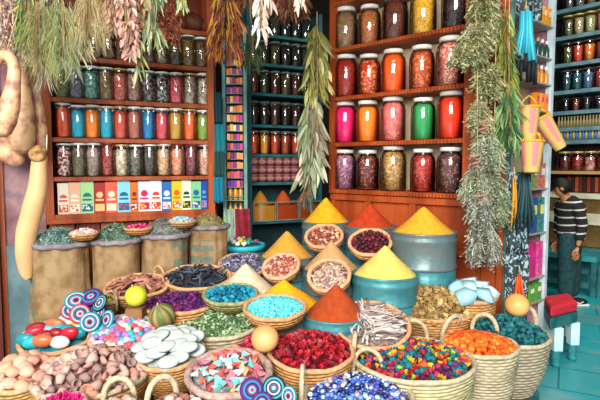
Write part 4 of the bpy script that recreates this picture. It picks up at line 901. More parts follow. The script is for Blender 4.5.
smallbowl(138, 228, 3.78, 27, 'little bowl of magenta buds between second and third sacks', [('magenta', '#c02864', 3), ('pink', '#dc5c88', 2)], 'bud in the little bowl between second and third sacks', 42, ROSE + I1, .014, 40)
smallbowl(182, 221, 3.92, 27, 'little bowl of pale blue lumps between two right sacks', [('pale blue', '#98bcc0', 3), ('aqua', '#7ca8b0', 2)], 'lump in the little bowl between two right sacks', 43, I2, .018, 30)

# things behind the rightmost sack: red cloth bundle, teal table with trinkets
P = at(243, 245, 4.45)
o = empty('trinket_stand', T(P.x, 4.45, PLAT), 'round teal stand crowded with trinkets behind the sacks', 'stand')
MB().lathe([(.001, 0), (.17, 0), (.17, P.z - PLAT), (.001, P.z - PLAT)], 28).obj('body', TEALP, o)
MB().lathe([(.18, P.z - PLAT - .03), (.20, P.z - PLAT - .03), (.20, P.z - PLAT + .012), (.18, P.z - PLAT + .012)], 28, closed=True).obj('cyan_rim', mat('cyan_paint', '#1ca0ac', '#28b0bc', 9, .5), o)
r6 = random.Random(3)
for i in range(16):
    a = r6.uniform(0, 6.28); q = r6.uniform(0, .15); h = r6.choice(['#1c94a0', '#d0b83c', '#8c3c6c', '#e0e0d0', '#34784c'])
    v, f = I2[i % 3]; MB().add(v, f, S(.025)).obj('trinket', mat('trk' + h, h, h, 10, .5), M=T(P.x + q * math.cos(a), 4.45 + q * math.sin(a), P.z + .03 + .02 * (i % 2)), label='small bright trinket on the round teal stand', cat='trinket', group='trinkets on the teal stand')
cloth('hanging_cloth', 233, 249, 209, 243, 4.915, mat('wine_cloth', '#7c1c2c', '#942438', 20, .85), 'wine red cloth hanging under the sea-green rack', folds=1.2, amp=.03, bottom=1.15)
cloth('hanging_cloth', 223, 234, 209, 244, 4.92, mat('sage_cloth', '#8caa94', '#a0bca6', 20, .85), 'sage green cloth hanging beside the wine red cloth', folds=1.2, amp=.02, bottom=1.15)

# ================================================================== GOURDS HANGING AT THE LEFT
GS = mat('gourd_skin', '#d8aa80', '#b87c64', 14, .4, .1, 20, c3='#84503c', spec=.4, lo=.44, hi=.58, detail=6)
GS2 = mat('gourd_skin_pale', '#dcb880', '#cfa070', 3, .42, .1, 20, spec=.4)
def gourd(pts, rad, label, Y0, m_=GS):
    P = [at(u, v, Y0 + dy) for u, v, dy in pts]
    # smooth the line
    P2, R2 = [], []
    for i in range(len(P) - 1):
        p0, p1, p2, p3 = P[max(i - 1, 0)], P[i], P[i + 1], P[min(i + 2, len(P) - 1)]
        for k in range(6):
            t = k / 6; P2.append(.5 * ((2 * p1) + (p2 - p0) * t + (2 * p0 - 5 * p1 + 4 * p2 - p3) * t * t + (3 * p1 - p0 - 3 * p2 + p3) * t ** 3))
            R2.append((rad[i] * (1 - t) + rad[i + 1] * t) * Y0 / F)
    P2.append(P[-1]); R2.append(rad[-1] * Y0 / F)
    o = MB().tube(P2, R2, 20).obj('hanging_gourd', m_, label=label, cat='gourd', group='gourds hanging at the left')
    top = P2[0]
    MB().tube([top, top + Vector((.01, 0, .04))], [.012, .008], 8).obj('stem', mat('gourd_stem', '#6c5438', '#54402c', 10, .9), o)
    return P2[0]
gourd([(-8, 92, 0), (-6, 68, 0), (0, 57, 0), (9, 57, 0), (14, 68, 0), (13, 86, 0), (10, 104, 0), (5, 120, 0), (2, 132, 0), (1, 137, 0)], [5, 5.2, 5.4, 5.4, 5.6, 6.8, 9.5, 11, 8.5, 2], 'arched-neck gourd at the far left edge, leftmost', 3.26)
gourd([(24, 62, .12), (24, 84, .12), (24, 104, .12), (23, 124, .12), (22, 140, .12), (22, 150, .12), (22, 154, .12)], [4, 6, 9, 12, 12.5, 9, 2], 'plump mottled gourd hanging beside the arched one', 3.6)
gourd([(28, 66, .25), (33, 84, .25), (38, 108, .25), (41, 130, .25), (41, 146, .25), (39, 156, .25)], [5, 5.5, 6, 6.5, 6, 2], 'slim straight gourd neck next to the cabinet post', 3.6)
gourd([(-8, 128, .2), (-2, 138, .2), (6, 150, .2), (14, 157, .2), (20, 161, .2), (23, 163, .2)], [6, 9, 11, 11, 7, 2], 'fat gourd lying low behind the arched gourd', 3.62)
top5 = gourd([(40, 155, 0), (39, 166, 0), (38, 186, 0), (33, 208, 0), (27, 232, 0), (25, 254, 0), (26, 270, 0), (28, 278, 0), (29, 280, 0)], [7, 7.5, 9, 10, 10.2, 9, 6.8, 4, 1.2], 'longest pale gourd hanging down the pink wall to the sack', 3.5, GS2)
cut = at(40, 154, 3.5)
MB().lathe([(.001, -.03), (.055, -.02), (.062, .0), (.055, .02), (.03, .026), (.001, .027)], 20, RX(R_(70))).obj('hanging_gourd', mat('cut_gourd_end', '#b88c58', '#6c4c2c', 25, .8, .3), M=T(cut + Vector((0, -.03, 0))), label='round cut gourd end facing outward beside cabinet post', cat='gourd')
MB().tube([at(47, 135, 3.5), at(46.5, 152, 3.5)], .004, 6).obj('hook', mat('pale_wire', '#c8c0b4', '#d8d0c4', 10, .4), label='thin pale wire hook above the cut gourd end', cat='hook')
rail = MB().tube([(-2.6, 3.62, 2.86), (2.0, 3.62, 2.86)], .022, 10).obj('hanging_rail', WOODD, label='dark wooden rail above the frame that the herb bundles hang from', cat='rail')
g_ = MB()
for u, v, Y in ((6, 53, 3.26), (24, 60, 3.72), (28, 62, 3.85), (40, 150, 3.5)):
    a = at(u, v, Y); g_ = MB().tube([a, (a.x, a.y * .3 + 3.62 * .7, 2.86)], .003, 5)
    g_.obj('hanging_string', STRING, label='thin string holding a hanging gourd at the left', cat='string', group='gourd strings')

# ================================================================== HANGING HERB BUNDLES
def bundle(u, v0, v1, wpx, Y, cols, label, n=260, L=.16, W=.016, kind='leaf', seed=0, u1=None, wtop=.35, wbot=.7, cat='herb bundle', name='herb_bundle', spread=.6, droop=1.0, mid=None, group='hanging dried herb bundles'):
    r = random.Random(seed * 13 + 5); A = at(u, v0, Y); B = at(u1 if u1 is not None else u, v1, Y); R = wpx / 2 * Y / F * (.8 if kind == 'sprig' else .92)
    cols = [lin(c) for c in cols]; mb = MB(); ln = (B - A).length
    O = A.copy(); cols = [tuple(x * (1.0 if kind != 'leaf' else .8) for x in c) for c in cols]
    for _ in range(n):
        t = r.random() ** .85; k = wtop + (1 - wtop) * math.sin(min(1, t * 1.5) * PI / 2) if t < .66 else 1 + (wbot - 1) * (t - .66) / .34
        c_ = A.lerp(B, t * max(.1, 1 - L * .55 / ln)); a = r.uniform(0, 2 * PI); q = R * k * math.sqrt(r.random()) * .85
        p = c_ + Vector((q * math.cos(a), q * math.sin(a) * .7, 0))
        d = Vector((math.cos(a) * spread * r.random(), math.sin(a) * spread * r.random() * .8, -1 * droop + r.uniform(-.2, .35))).normalized()
        l = L * r.uniform(.45, 1.0) * (.8 if kind == 'leaf' else 1); w_ = W * r.uniform(.6, 1.3) * .85
        side = d.cross(Vector((math.cos(a + 1.6 + r.uniform(-1, 1)), math.sin(a + 1.6), .2))).normalized()
        nrm = d.cross(side); col = jit(r.choice(cols), .25, r); pts = []; seg = 4
        cur = r.uniform(-.35, .35); c3 = r.uniform(-.3, .3)
        vv = []; ff = []
        for s_ in range(seg + 1):
            x = s_ / seg
            pp = p - O + d * l * x + nrm * (cur * l * x * x) + side * (c3 * l * math.sin(x * 3) * .4) + Vector((0, 0, -.12 * l * x * x))
            if kind == 'leaf': ww = w_ * math.sin(PI * (.08 + .9 * x)) ** .8
            elif kind == 'hay': ww = w_ * (.35 - .2 * x)
            else: ww = w_ * (.5 + .5 * x) * (1 if x < .99 else .4)
            vv += [pp - side * ww / 2, pp + nrm * ww * .18, pp + side * ww / 2]
        for s_ in range(seg):
            for j in (0, 1): b = s_ * 3 + j; ff.append((b, b + 1, b + 4, b + 3))
        mb.add(vv, ff, None, col)
        if kind == 'sprig':
            for q2 in range(5):
                cpt = vv[3 * r.randint(1, seg) + 1] + Vector((r.gauss(0, 1), r.gauss(0, 1), r.gauss(0, 1))) * .008
                e1 = Vector((r.gauss(0, 1), r.gauss(0, 1), r.gauss(0, 1))).normalized() * .011; e2 = e1.orthogonal().normalized() * .006
                mb.add([cpt - e1, cpt + e2, cpt + e1, cpt - e2], [(0, 1, 2, 3)], None, jit(col, .2, r))
    o = mb.obj(name, FOL, M=T(O), label=label, cat=cat, group=group, smooth=False)
    hi = Vector((A.x, 3.62 if abs(Y - 3.62) < .5 else Y, 2.86)) if A.z < 2.83 else A + Vector((0, 0, .12))
    MB().tube([Vector((0, 0, .02 if kind else 0)) + Vector((0, 0, -.03)), hi - O], .004, 5).obj('string', STRING, o)
    # stems at the core of the bundle
    cm = MB()
    for k in range(6):
        e = Vector((r.uniform(-1, 1) * R * .25, r.uniform(-1, 1) * R * .2, 0)); cm.tube([Vector((e.x * .3, e.y * .3, 0)), (B - O) * .4 + e, (B - O) * .75 + e * 1.5], [.005, .004, .002], 5)
    cm.obj('stems', mat('dry_stem', '#7c6440', '#94784c', 20, .9), o)
    return o
YL = 3.42
bundle(4, -22, 62, 30, YL + .02, ['#c8a898', '#a88c7c', '#8c7464', '#d4bcac'], 'pinkish beige dried flower bundle at top left corner', 300, .13, .013, 'sprig', 1, u1=18)
bundle(27, -20, 52, 26, YL - .08, ['#5c7c3c', '#7c9044', '#3c6c60', '#8c9858', '#b0a860'], 'fresh green leafy bundle near the top left corner', 200, .14, .014, 'leaf', 2)
bundle(42, -12, 92, 26, YL, ['#a89468', '#c4b08c', '#8c7c54', '#d4c4ac'], 'hay-coloured bundle with pale stringy roots above the gourds', 260, .2, .009, 'leaf', 3, u1=46)
bundle(52, -20, 46, 30, YL - .1, ['#a4ac8c', '#c0c8a8', '#7c8c68', '#b0b088'], 'pale sage leaf bundle left of centre-left hay', 150, .15, .022, 'leaf', 4)
bundle(38, 2, 76, 32, YL - .2, ['#8c8c54', '#a49c64', '#74743c'], 'fine olive strand bundle below the pale sage leaves', 430, .12, .009, 'hay', 5, wbot=.9, wtop=.7, spread=1.2)
bundle(62, -4, 78, 28, YL - .2, ['#8c9460', '#74804c', '#a8a470'], 'fine green strand bundle in front of cabinet post', 430, .14, .009, 'hay', 6, wbot=.8, wtop=.7)
bundle(73, 20, 84, 12, YL - .13, ['#a8b490', '#bcc4a4', '#88987c'], 'long pale green leaves hanging over the herb jars', 40, .2, .022, 'leaf', 7)
bundle(89, -16, 50, 36, YL - .15, ['#b8a478', '#a08c5c', '#ccbc90', '#90804c'], 'thick beige hay bundle above the tan bark jar', 560, .17, .007, 'hay', 8, wbot=1)
bundle(84, 10, 62, 18, YL - .1, ['#ac9c70', '#c4b88c'], 'short beige wisps hanging before the hay bundle', 90, .13, .012, 'leaf', 9)
bundle(114, -20, 38, 22, YL - .06, ['#cca088', '#b88870', '#dcbca4', '#9c6450'], 'peach-pink dried husk bundle near top', 110, .09, .034, 'leaf', 10, u1=113)
bundle(124, -20, 62, 22, YL - .12, ['#d0a090', '#b8807c', '#dcbcac', '#d4a890', '#a86c5c'], 'coral-pink husk garland hanging over the jars', 150, .085, .036, 'leaf', 11, u1=132)
bundle(134, -24, 30, 30, YL, ['#c87c54', '#b89068', '#98a070', '#e0b48c'], 'mixed rust and green husk bundle at top', 110, .1, .03, 'leaf', 12)
bundle(138, 30, 84, 14, YL - .05, ['#88985c', '#a8b080', '#c8b898'], 'small green leaf tips below the coral husks', 26, .13, .022, 'leaf', 13)
bundle(153, -18, 60, 18, YL + .05, ['#8c9c70', '#a8b48c', '#6c7c54', '#b4b890'], 'long sage green leaf bundle left of dark recess', 70, .2, .028, 'leaf', 14)
bundle(170, -16, 44, 22, YL + .1, ['#6c3424', '#84482c', '#54281c', '#944c38'], 'red-brown seed bundle in front of dark recess', 240, .11, .009, 'sprig', 15)
bundle(182, -14, 18, 10, YL, ['#b8cc88', '#98b064', '#d0dca0'], 'pale lime leaves at top of dark recess', 22, .14, .026, 'leaf', 16)
bundle(225, -16, 66, 40, YL + .15, ['#6c3420', '#84441c', '#a06424', '#502818', '#b8842c', '#7c3c38'], 'rust-brown leafy bundle with yellow tips before sea-green rack', 380, .16, .016, 'leaf', 17, u1=226)
bundle(248, -16, 16, 34, YL + .2, ['#5c3020', '#74402c', '#8c5444'], 'dark red-brown twiggy bundle at top centre', 260, .13, .008, 'hay', 18, wbot=1, spread=1.2)
bundle(262, -16, 42, 12, YL, ['#e8d8cc', '#d8b8a8', '#f0e4dc', '#c8a08c'], 'white papery garlic-skin bundle at top centre', 44, .15, .028, 'leaf', 19, u1=260)
bundle(268, -14, 30, 8, YL + .02, ['#ecdcd4', '#dcc0b0'], 'slim white husk beside the garlic-skin bundle', 14, .16, .034, 'leaf', 20)
bundle(252, 30, 74, 22, YL + .4, ['#2c3c24', '#3c4c2c', '#4c5c38'], 'dark green wiry bundle before the teal shelving', 200, .14, .008, 'leaf', 21)
bundle(290, -16, 22, 44, YL + .2, ['#6c3824', '#844c34', '#54281c', '#a06c50'], 'wide red-brown dried bundle before the teal shelving', 340, .13, .010, 'leaf', 22, wbot=.9)
bundle(301, -16, 12, 12, YL, ['#ecdccc', '#e0c4ac'], 'white husk tuft amid red-brown bundle', 18, .12, .03, 'leaf', 23)
bundle(317, 25, 105, 22, 4.62, ['#a09c50', '#bcb464', '#7c7c3c', '#d4cc88'], 'yellow-green long leaf bundle left of jar cabinet post', 150, .27, .05, 'leaf', 24, u1=316)
bundle(313, 95, 190, 24, 4.58, ['#acb48c', '#c8ccaa', '#8c946c', '#dcd8b8'], 'pale grey-green long leaf bundle above golden cone', 130, .32, .055, 'leaf', 25, u1=310)
bundle(317, 120, 165, 16, 4.52, ['#8c6c5c', '#a4847c', '#74584c'], 'mauve-brown twig cluster amid the pale long leaves', 180, .14, .008, 'hay', 26, spread=1.3)
bundle(308, 175, 212, 16, 4.66, ['#5c6c5c', '#74806c', '#48584c'], 'dark tips at the end of pale long leaves', 90, .14, .014, 'leaf', 27)
YR = 3.6
SAGE = ['#8c8c5c', '#a4a070', '#70744c', '#b8b488', '#5c6440']
bundle(484, -20, 40, 34, YR, SAGE, 'thick sage garland top piece beside jar cabinet', 640, .085, .012, 'sprig', 28, spread=1.3, wtop=.8)
bundle(478, 22, 66, 40, YR - .05, SAGE + ['#a89c80'], 'thick sage garland middle piece crossing the cabinet post', 640, .085, .012, 'sprig', 29, u1=468, spread=1.5, wtop=.7)
bundle(478, 36, 66, 24, YR - .1, SAGE, 'sage sprig branch reaching left over the fifth jar column', 260, .08, .012, 'sprig', 40, spread=1.5, wtop=.7, u1=452)
bundle(486, 62, 100, 30, YR, SAGE, 'lower sage garland piece right of orange jar', 460, .09, .012, 'sprig', 30, spread=1.3, wtop=.8, u1=490)
bundle(505, 10, 105, 20, YR + .03, ['#6c8438', '#8ca04c', '#54702c', '#a8ac50', '#9c7c34'], 'yellow-green fresh leaf bundle right of the garland', 180, .2, .018, 'leaf', 31, u1=508)
bundle(509, 85, 158, 26, YR - .02, ['#4c7440', '#6c8c54', '#8ca470', '#3c6438'], 'deep green leaf bundle left of the hanging wicker baskets', 170, .2, .024, 'leaf', 32)
bundle(478, 100, 136, 24, YR - .02, ['#98986c', '#b0ac84', '#7c8058'], 'small sage bunch, upper of the bunches at lower cabinet post', 380, .09, .011, 'sprig', 33, u1=484, spread=1.2)
bundle(486, 130, 172, 34, YR - .04, ['#828c70', '#98a284', '#687458', '#acac94'], 'grey-sage bunch with mauve stems, below the upper one', 520, .10, .011, 'sprig', 34, spread=1.3, u1=489)
bundle(476, 165, 205, 30, YR - .03, ['#8c8e74', '#a0a28a', '#70765c'], 'grey-sage bunch at the end of cabinet shelf line', 440, .10, .011, 'sprig', 35, spread=1.2, u1=474)
bundle(494, 172, 222, 26, YR - .02, ['#868c6c', '#9ca288', '#667054'], 'grey-sage bunch beside the black-and-white print', 420, .11, .011, 'sprig', 36, spread=1.1, u1=497)
bundle(478, 192, 262, 30, YR - .1, ['#848476', '#989888', '#6a6e62', '#a8a898', '#54584e'], 'pale silvery stringy bunch fanning out over wood panelling', 760, .11, .012, 'sprig', 37, u1=486, wtop=.3, wbot=1.5, spread=.8)
for i, (u, v) in enumerate(((483, 134), (476, 168), (480, 208))):
    P = at(u, v, YR - .12); r = .028
    MB().tube([(r * math.cos(a * .5), r * .8 * math.sin(a * .5), .004 * a) for a in range(26)], .006, 6).obj('pink_tie', mat('pink_twine', '#a86c64', '#b87c70', 20, .9), M=T(P), label=f'pink twine tie round the sage bunches, {["upper", "middle", "lower"][i]} one', cat='tie')

# ================================================================== RIGHT RACK WITH HANGING GOODS
KA = at(509, 165, 3.82); KB = at(551, 165, 4.3); KA.z = KB.z = 0; Kd = (KB - KA).normalized(); KM = T(KA) @ RZ(math.atan2(Kd.y, Kd.x)); KL = (KB - KA).length
WHITEP = mat('pale_blue_white_paint', '#a8bcc4', '#c4d0d4', 9, .5)
kr = empty('goods_rack', KM, 'narrow pale rack of oils and packets by the passage', 'rack')
MB().box((KL - .045, 0, 0), (KL, .05, 3.35)).obj('post', WHITEP, kr); MB().box((0, 0, 0), (.03, .05, 3.35)).obj('post', SEAG, kr)
MB().box((.0, .205, 0), (KL, .215, 3.35)).obj('back_panel', mat('cream_board', '#c0b090', '#d2c4a4', 5, .8), kr)
MB().box((KL - .012, .0505, 0), (KL, .2045, 3.35)).obj('side_panel', mat('pink_speckled_side', '#98606c', '#b08490', 60, .7), kr)
def kt(u): q = (u - 300) / F; return (q * KA.y - KA.x) / (Kd.x - q * Kd.y)
def kz(v, u): 
    t = kt(u); Y = KA.y + Kd.y * t; return at(u, v, Y).z
kshelves = [26, 58, 84, 111, 140, 188, 232, 276, 300]
for v in kshelves: MB().box((.031, .0, kz(v, 545) - .012), (KL - .046, .204, kz(v, 545))).obj('shelf', mat('grey_glass_shelf', '#8c8c80', '#a09c90', 9, .4), kr)
goods = [(26, 'orange flower box', '#e09018', 'box'), (58, 'dark glass vial', '#28403c', 'bottle'), (84, 'amber vial', '#c07c2c', 'bottle'), (111, 'orange carton', '#e07c1c', 'box'), (140, 'golden jarlet', '#c88c2c', 'bottle'), (188, 'brown and cream packet', '#b88c5c', 'box'),
         (232, 'blue and green packet', '#2c4c8c', 'box'), (276, 'magenta packet', '#b82c74', 'box'), (300, 'green packet', '#5c9c3c', 'box')]
for gi, (v, d, c, k) in enumerate(goods):
    z = kz(v, 545) + .0006; r = random.Random(gi)
    us_ = (538, 542.5, 547) if k == 'bottle' or gi in (0, 3, 4) else (538.5, 545.5)
    for j, u in enumerate(us_):
        x = kt(u); posw = (['left', 'middle', 'right'] if len(us_) == 3 else ['left', 'right'])[j]; rown = ['topmost', 'second', 'third', 'fourth', 'fifth', 'sixth', 'seventh', 'eighth', 'lowest'][gi]
        lab = f'{d}, {posw} one on the {rown} level of the pale rack'
        if k == 'bottle':
            o = MB().lathe([(.001, 0), (.02, 0), (.022, .01), (.022, .07), (.009, .09), (.009, .1), (.001, .1)], 12).obj('oil_bottle', mat('vial' + c, c, c, 9, .2, spec=.6), M=KM @ T(x, .04, z) @ S(1, 1, 1.2), label=lab, cat='bottle', group='vials on the pale rack')
            MB().lathe([(.001, .101), (.012, .101), (.012, .125), (.001, .125)], 10).obj('cap', LIDM if j else LIDG, o)
        else:
            h = [.16, 0, 0, .15, 0, .22, .31, .31, .15][gi]; wd = .026 if len(us_) == 3 else .042
            cc = [c, '#3c8c4c', '#c8385c'][(j + (gi % 2)) % 3] if gi in (6, 8, 5) else (c if j % 2 == 0 else '#d85c94' if gi == 7 else '#e8b040')
            o = MB().box((-wd, 0, 0), (wd, .05, h * .95)).obj('goods_packet', mat('gp' + c + str(j), cc, c, 28, .45), M=KM @ T(x, .02, z), label=lab, cat='packet', group='packets on the pale rack')
            MB().box((-wd * .7, -.002, h * .5), (wd * .7, -.0003, h * .75)).obj('printed_panel', mat('panel%d' % (gi % 4), ['#e8e0c8', '#d8dce0', '#e8d060', '#d0308c'][gi % 4], None, 30, .5), o)
# black and white printed cloths
def printm(key, c1, c2, sc_, thr=.5):
    m = bpy.data.materials.new(key); m.use_nodes = True; nt = m.node_tree; N = nt.nodes; L = nt.links; b = N['Principled BSDF']; b.inputs['Roughness'].default_value = .6
    tc = N.new('ShaderNodeTexCoord'); mp = N.new('ShaderNodeMapping'); mp.inputs['Scale'].default_value = (1, .3, .55); L.new(tc.outputs['Object'], mp.inputs[0])
    v = N.new('ShaderNodeTexNoise'); v.inputs['Scale'].default_value = sc_; v.inputs['Detail'].default_value = 1.5; v.inputs['Distortion'].default_value = 1.2; L.new(mp.outputs[0], v.inputs['Vector'])
    cr = N.new('ShaderNodeValToRGB'); cr.color_ramp.interpolation = 'CONSTANT'; e = cr.color_ramp.elements; e[0].color = (*lin(c1), 1); e[1].position = thr; e[1].color = (*lin(c2), 1)
    L.new(v.outputs['Fac'], cr.inputs[0]); L.new(cr.outputs[0], b.inputs['Base Color']); return m
PRN = printm('black_white_print', '#18262c', '#8ea6aa', 44, .56)
cloth('printed_cloth', 509, 531, 172, 254, 3.72, PRN, 'upper black-and-white patterned cloth hanging on the rack front', folds=1.5, amp=.012)
cloth('printed_cloth', 509, 532, 255, 330, 3.70, PRN, 'lower black-and-white patterned cloth under the upper one', folds=1.5, amp=.012)
cloth('printed_cloth', 512, 537, -6, 20, 3.86, PRN, 'black-and-white patterned cloth behind teal ribbons at top', folds=1.5, amp=.012)
def strands(u, v0, v1, wpx, Y, cols, label, n, name, cat, w_=.012, seed=0, mid=None, endw=1.4):
    """straps / pods hung together by their upper ends"""
    r = random.Random(seed); A = at(u, v0, Y); B = at(u, v1, Y); R = wpx / 2 * Y / F; L_ = (A - B).length; o = empty(name, T(A), label, cat)
    for i in range(n):
        t = (i + .5) / n * 2 - 1; x1 = t * R * endw * .8; l = L_ * r.uniform(.8, 1); c = cols[i % len(cols)]
        pts = [(t * R * .5, 0, 0), (t * R * .6, -.02 * r.random(), -l * .3), (x1, -.025 * r.random(), -l * .7), (x1 * 1.05, 0, -l)]
        if mid:
            MB().tube(pts[:3], [w_ * .8, w_, w_], 8, flat=.45).obj('strap', mat('strap' + cols[i % len(cols)], cols[i % len(cols)], cols[i % len(cols)], 12, .6), o)
            MB().tube(pts[2:], [w_, w_ * .9], 8, flat=.5).obj('dark_end', mat('strap' + mid, mid, mid, 12, .7), o)
        else:
            MB().tube(pts, [w_ * .5, w_, w_ * 1.1, w_ * .4], 8, flat=.5).obj('strap', mat('strap' + c, c, c, 12, .6), o)
    MB().tube([(0, 0, 0), (0, 0, .08)], .004, 5).obj('cord', STRING, o)
strands(526, 12, 86, 22, 3.66, ['#2c98ac', '#48b4c4', '#1c8098', '#3aa6ba'], 'bright teal scarves with black ends hanging at top right', 7, 'hanging_scarves', 'scarves', .026, 1, mid='#15181c')
strands(514, 178, 232, 7, 3.64, ['#c8902c', '#b87c20'], 'mustard yellow strap hanging before printed cloth', 2, 'hanging_strap', 'strap', .016, 2, endw=1)
strands(524, 172, 240, 20, 3.66, ['#1c3c40', '#16282c', '#28484c'], 'dark green-black pouches hanging beside yellow strap', 6, 'hanging_pouches', 'pouches', .021, 3)
strands(519, 276, 306, 10, 3.675, ['#d8541c', '#c84814'], 'bright orange pods hanging above the round gourd', 3, 'hanging_pods', 'pods', .018, 4)
strands(531, 160, 176, 14, 3.70, ['#1c2024', '#282c30'], 'small black tassels hanging under the wicker baskets', 5, 'hanging_tassels', 'tassels', .009, 5)
# pink and yellow wicker baskets hanging
def wicker(u, v, Y, wpx, hpx, rot, label):
    P = at(u, v, Y); R = wpx / 2 * Y / F; H = hpx * Y / F; n = 28; K = 16
    o = empty('wicker_basket', T(P) @ RY(R_(rot)) @ RX(R_(-6)), label, 'basket', 'pink and yellow wicker baskets')
    mb = MB(); cy, cp = lin('#c8a45c'), lin('#cc7c78'); n = 40
    prof = [(.001, -H)]; NK = 26
    for k in range(NK * 2 + 1):
        t = k / (NK * 2); prof.append((R * min(.60 + .40 * t ** .8, .32 + 2.6 * (t + .012) ** .5) + .0032 * (k % 2), -H * .995 + H * .995 * t))
    prof += [(R - .012, 0), (R * .5, -H * .88), (.001, -H * .92)]
    mb.lathe(prof, n)
    cc_ = []
    for p in mb.v:
        a_ = int((math.atan2(p[1], p[0]) + PI) / (2 * PI) * n + .3); b_ = int(-p[2] / H * NK + .2)
        stripe = (a_ // 4) % 2 == 0 and p[2] > -H * .8
        q_ = cp if stripe else cy; q_ = tuple(x * (1.15 if (a_ + b_) % 2 else .7) for x in q_); cc_.append(q_)
    mb.c = cc_
    mb.obj('woven_body', vcol('wicker_cane', .6, .3, 80), o)
    MB().tube([(R * math.cos(2 * PI * i / n), R * math.sin(2 * PI * i / n), 0) for i in range(n + 1)], .008, 6, caps=False).obj('rim', mat('yellow_cane_rim', '#c8942c', '#d8a840', 20, .6), o)
    MB().tube([(-R * .9, 0, 0), (-R * .5, 0, .06), (0, 0, .09), (R * .5, 0, .06), (R * .9, 0, 0)], .005, 6).obj('handle', mat('yellow_cane_rim'), o) if False else MB().tube([(-R * .9, 0, 0), (-R * .5, 0, .06), (0, 0, .09), (R * .5, 0, .06), (R * .9, 0, 0)], .005, 6).obj('handle', MATS['yellow_cane_rim'], o)
wicker(529, 108, 3.62, 20, 33, 2, 'pink and yellow wicker basket hanging upright, upper left one')
wicker(541, 118, 3.72, 18, 36, -32, 'pink and yellow wicker basket hanging slanted, right one')
wicker(532, 142, 3.56, 22, 31, 3, 'pink and yellow wicker basket hanging lowest of three')

# ================================================================== STOOL
P = at(562, 300, 4.1); sx0, sx1 = at(549, 300, 4.0).x, at(576, 300, 4.1).x
st = empty('stool', T(0, 0, 0), 'small pale blue stool with red cushion by the pale rack', 'stool')
ztop = at(560, 307, 3.95).z
PB = mat('pale_aqua_paint', '#a8d0d4', '#c0dde0', 9, .5)
for (u, v, Y) in ((555.5, 368, 4.0), (572, 360, 4.14), (549, 352, 4.26), (566, 346, 4.36)):
    p = at(u, v, Y); m_ = MB().box((-.036, -.036, .14), (.036, .036, ztop - .18)); m_.obj('leg', PB, st, M=T(p.x, Y, 0))
    MB().lathe([(.001, 0), (.03, 0), (.036, .03), (.026, .05), (.038, .08), (.028, .1), (.036, .125), (.03, .1395), (.001, .1395)], 14).obj('turned_foot', TEALP, st, M=T(p.x, Y, 0))
pa, pb, pc, pd = at(551, 300, 3.93), at(578, 300, 4.12), at(569, 300, 4.42), at(544, 300, 4.3)
poly = [(q.x, q.y) for q in (pa, pb, pc, pd)]
prism(poly, ztop - .179, ztop - .09).obj('apron', TEALD, st)
cu = prism(poly, ztop - .089, ztop).obj('cushion', mat('red_cushion_cloth', '#a81c2c', '#c02434', 12, .85), st)
bv = cu.modifiers.new('b', 'BEVEL'); bv.width = .025; bv.segments = 4

# ================================================================== PERSON
def skin_obj(name, verts, edges, radii, m_, parent, sub=2, root=0):
    me = bpy.data.meshes.new(name); me.from_pydata(verts, edges, []); me.materials.append(m_)
    o = bpy.data.objects.new(name, me); COL.objects.link(o)
    if parent: o.parent = parent
    sk = o.modifiers.new('skin', 'SKIN'); ss = o.modifiers.new('sub', 'SUBSURF'); ss.levels = ss.render_levels = sub
    for i, r in enumerate(radii):
        d = me.skin_vertices[0].data[i]; d.radius = r if isinstance(r, tuple) else (r, r); d.use_root = (i == root)
    me.polygons.foreach_set('use_smooth', [True] * len(me.polygons)); sk.use_smooth_shade = True
    return o
PY = 5.75; pp = at(573, 306, PY); fx = pp.x
pe = empty('person', T(fx - .085, PY, 0), 'person in a black jumper with white stripes and dark teal trousers, head bowed', 'person')
SKIN = mat('skin', '#a06848', '#b07850', 8, .55)
# body: standing three-quarter, facing left and away, head bowed; local x right, z up, height 1.55
hz = at(560, 180, PY).z
k = hz / 1.52
V = [(.02, 0, .82 * k), (.03, 0, 1.0 * k), (.02, 0, 1.16 * k), (0, -.0, 1.27 * k), (-.07, -.0, 1.33 * k), (-.10, -.01, 1.38 * k),      # pelvis..neck
     (.05, .06, .78 * k), (.07, .05, .45 * k), (.10, .06, .09 * k),          # right leg (back)
     (-.05, -.07, .78 * k), (-.07, -.09, .45 * k), (-.05, -.08, .09 * k),
     (.0, -.16, 1.23 * k), (.05, -.20, .98 * k), (-.01, -.22, .76 * k),     # near arm to wrist
     (-.0, .15, 1.23 * k), (-.02, .19, .98 * k), (-.04, .18, .78 * k)]
E = [(0, 1), (1, 2), (2, 3), (3, 4), (4, 5), (0, 6), (6, 7), (7, 8), (0, 9), (9, 10), (10, 11), (3, 12), (12, 13), (13, 14), (3, 15), (15, 16), (16, 17)]
Rr = [(.075, .10), (.07, .09), (.07, .09), (.06, .07), .05, .05, .075, .055, .04, .075, .055, .04, .055, .04, .026, .055, .04, .026]
body = skin_obj('body', V, E, Rr, SKIN, pe)
hv, hf = ico(3, .0, 1, (.080, .071, .102))
hv = [(x - (.018 if z < -.02 and x < 0 else 0) - (.014 if x < -.08 and abs(z + .01) < .03 and abs(y) < .02 else 0), y * (1 - .25 * max(0, -z * 8)), z) for x, y, z in hv]
HM = T(-.10, -.01, 1.43 * k) @ RZ(R_(-32)) @ RY(R_(-30))
MB().add(hv, hf).obj('head', SKIN, pe, M=HM)
fm = MB(); fm.tube([(-.09, 0, .02), (-.108, 0, -.015), (-.09, 0, -.025)], [.008, .013, .01], 8); fm.obj('nose', SKIN, pe, M=HM)
for s_ in (-1, 1):
    MB().add(*ico(2, 0, 1, (.008, .012, .008)), T(-.082, s_ * .03, .01)).obj('eye', mat('eye_dark', '#1c1410', None, 9, .3), pe, M=HM)
    MB().add(*ico(2, .1, 1, (.018, .008, .028)), T(.0, s_ * .078, -.01)).obj('ear', SKIN, pe, M=HM)
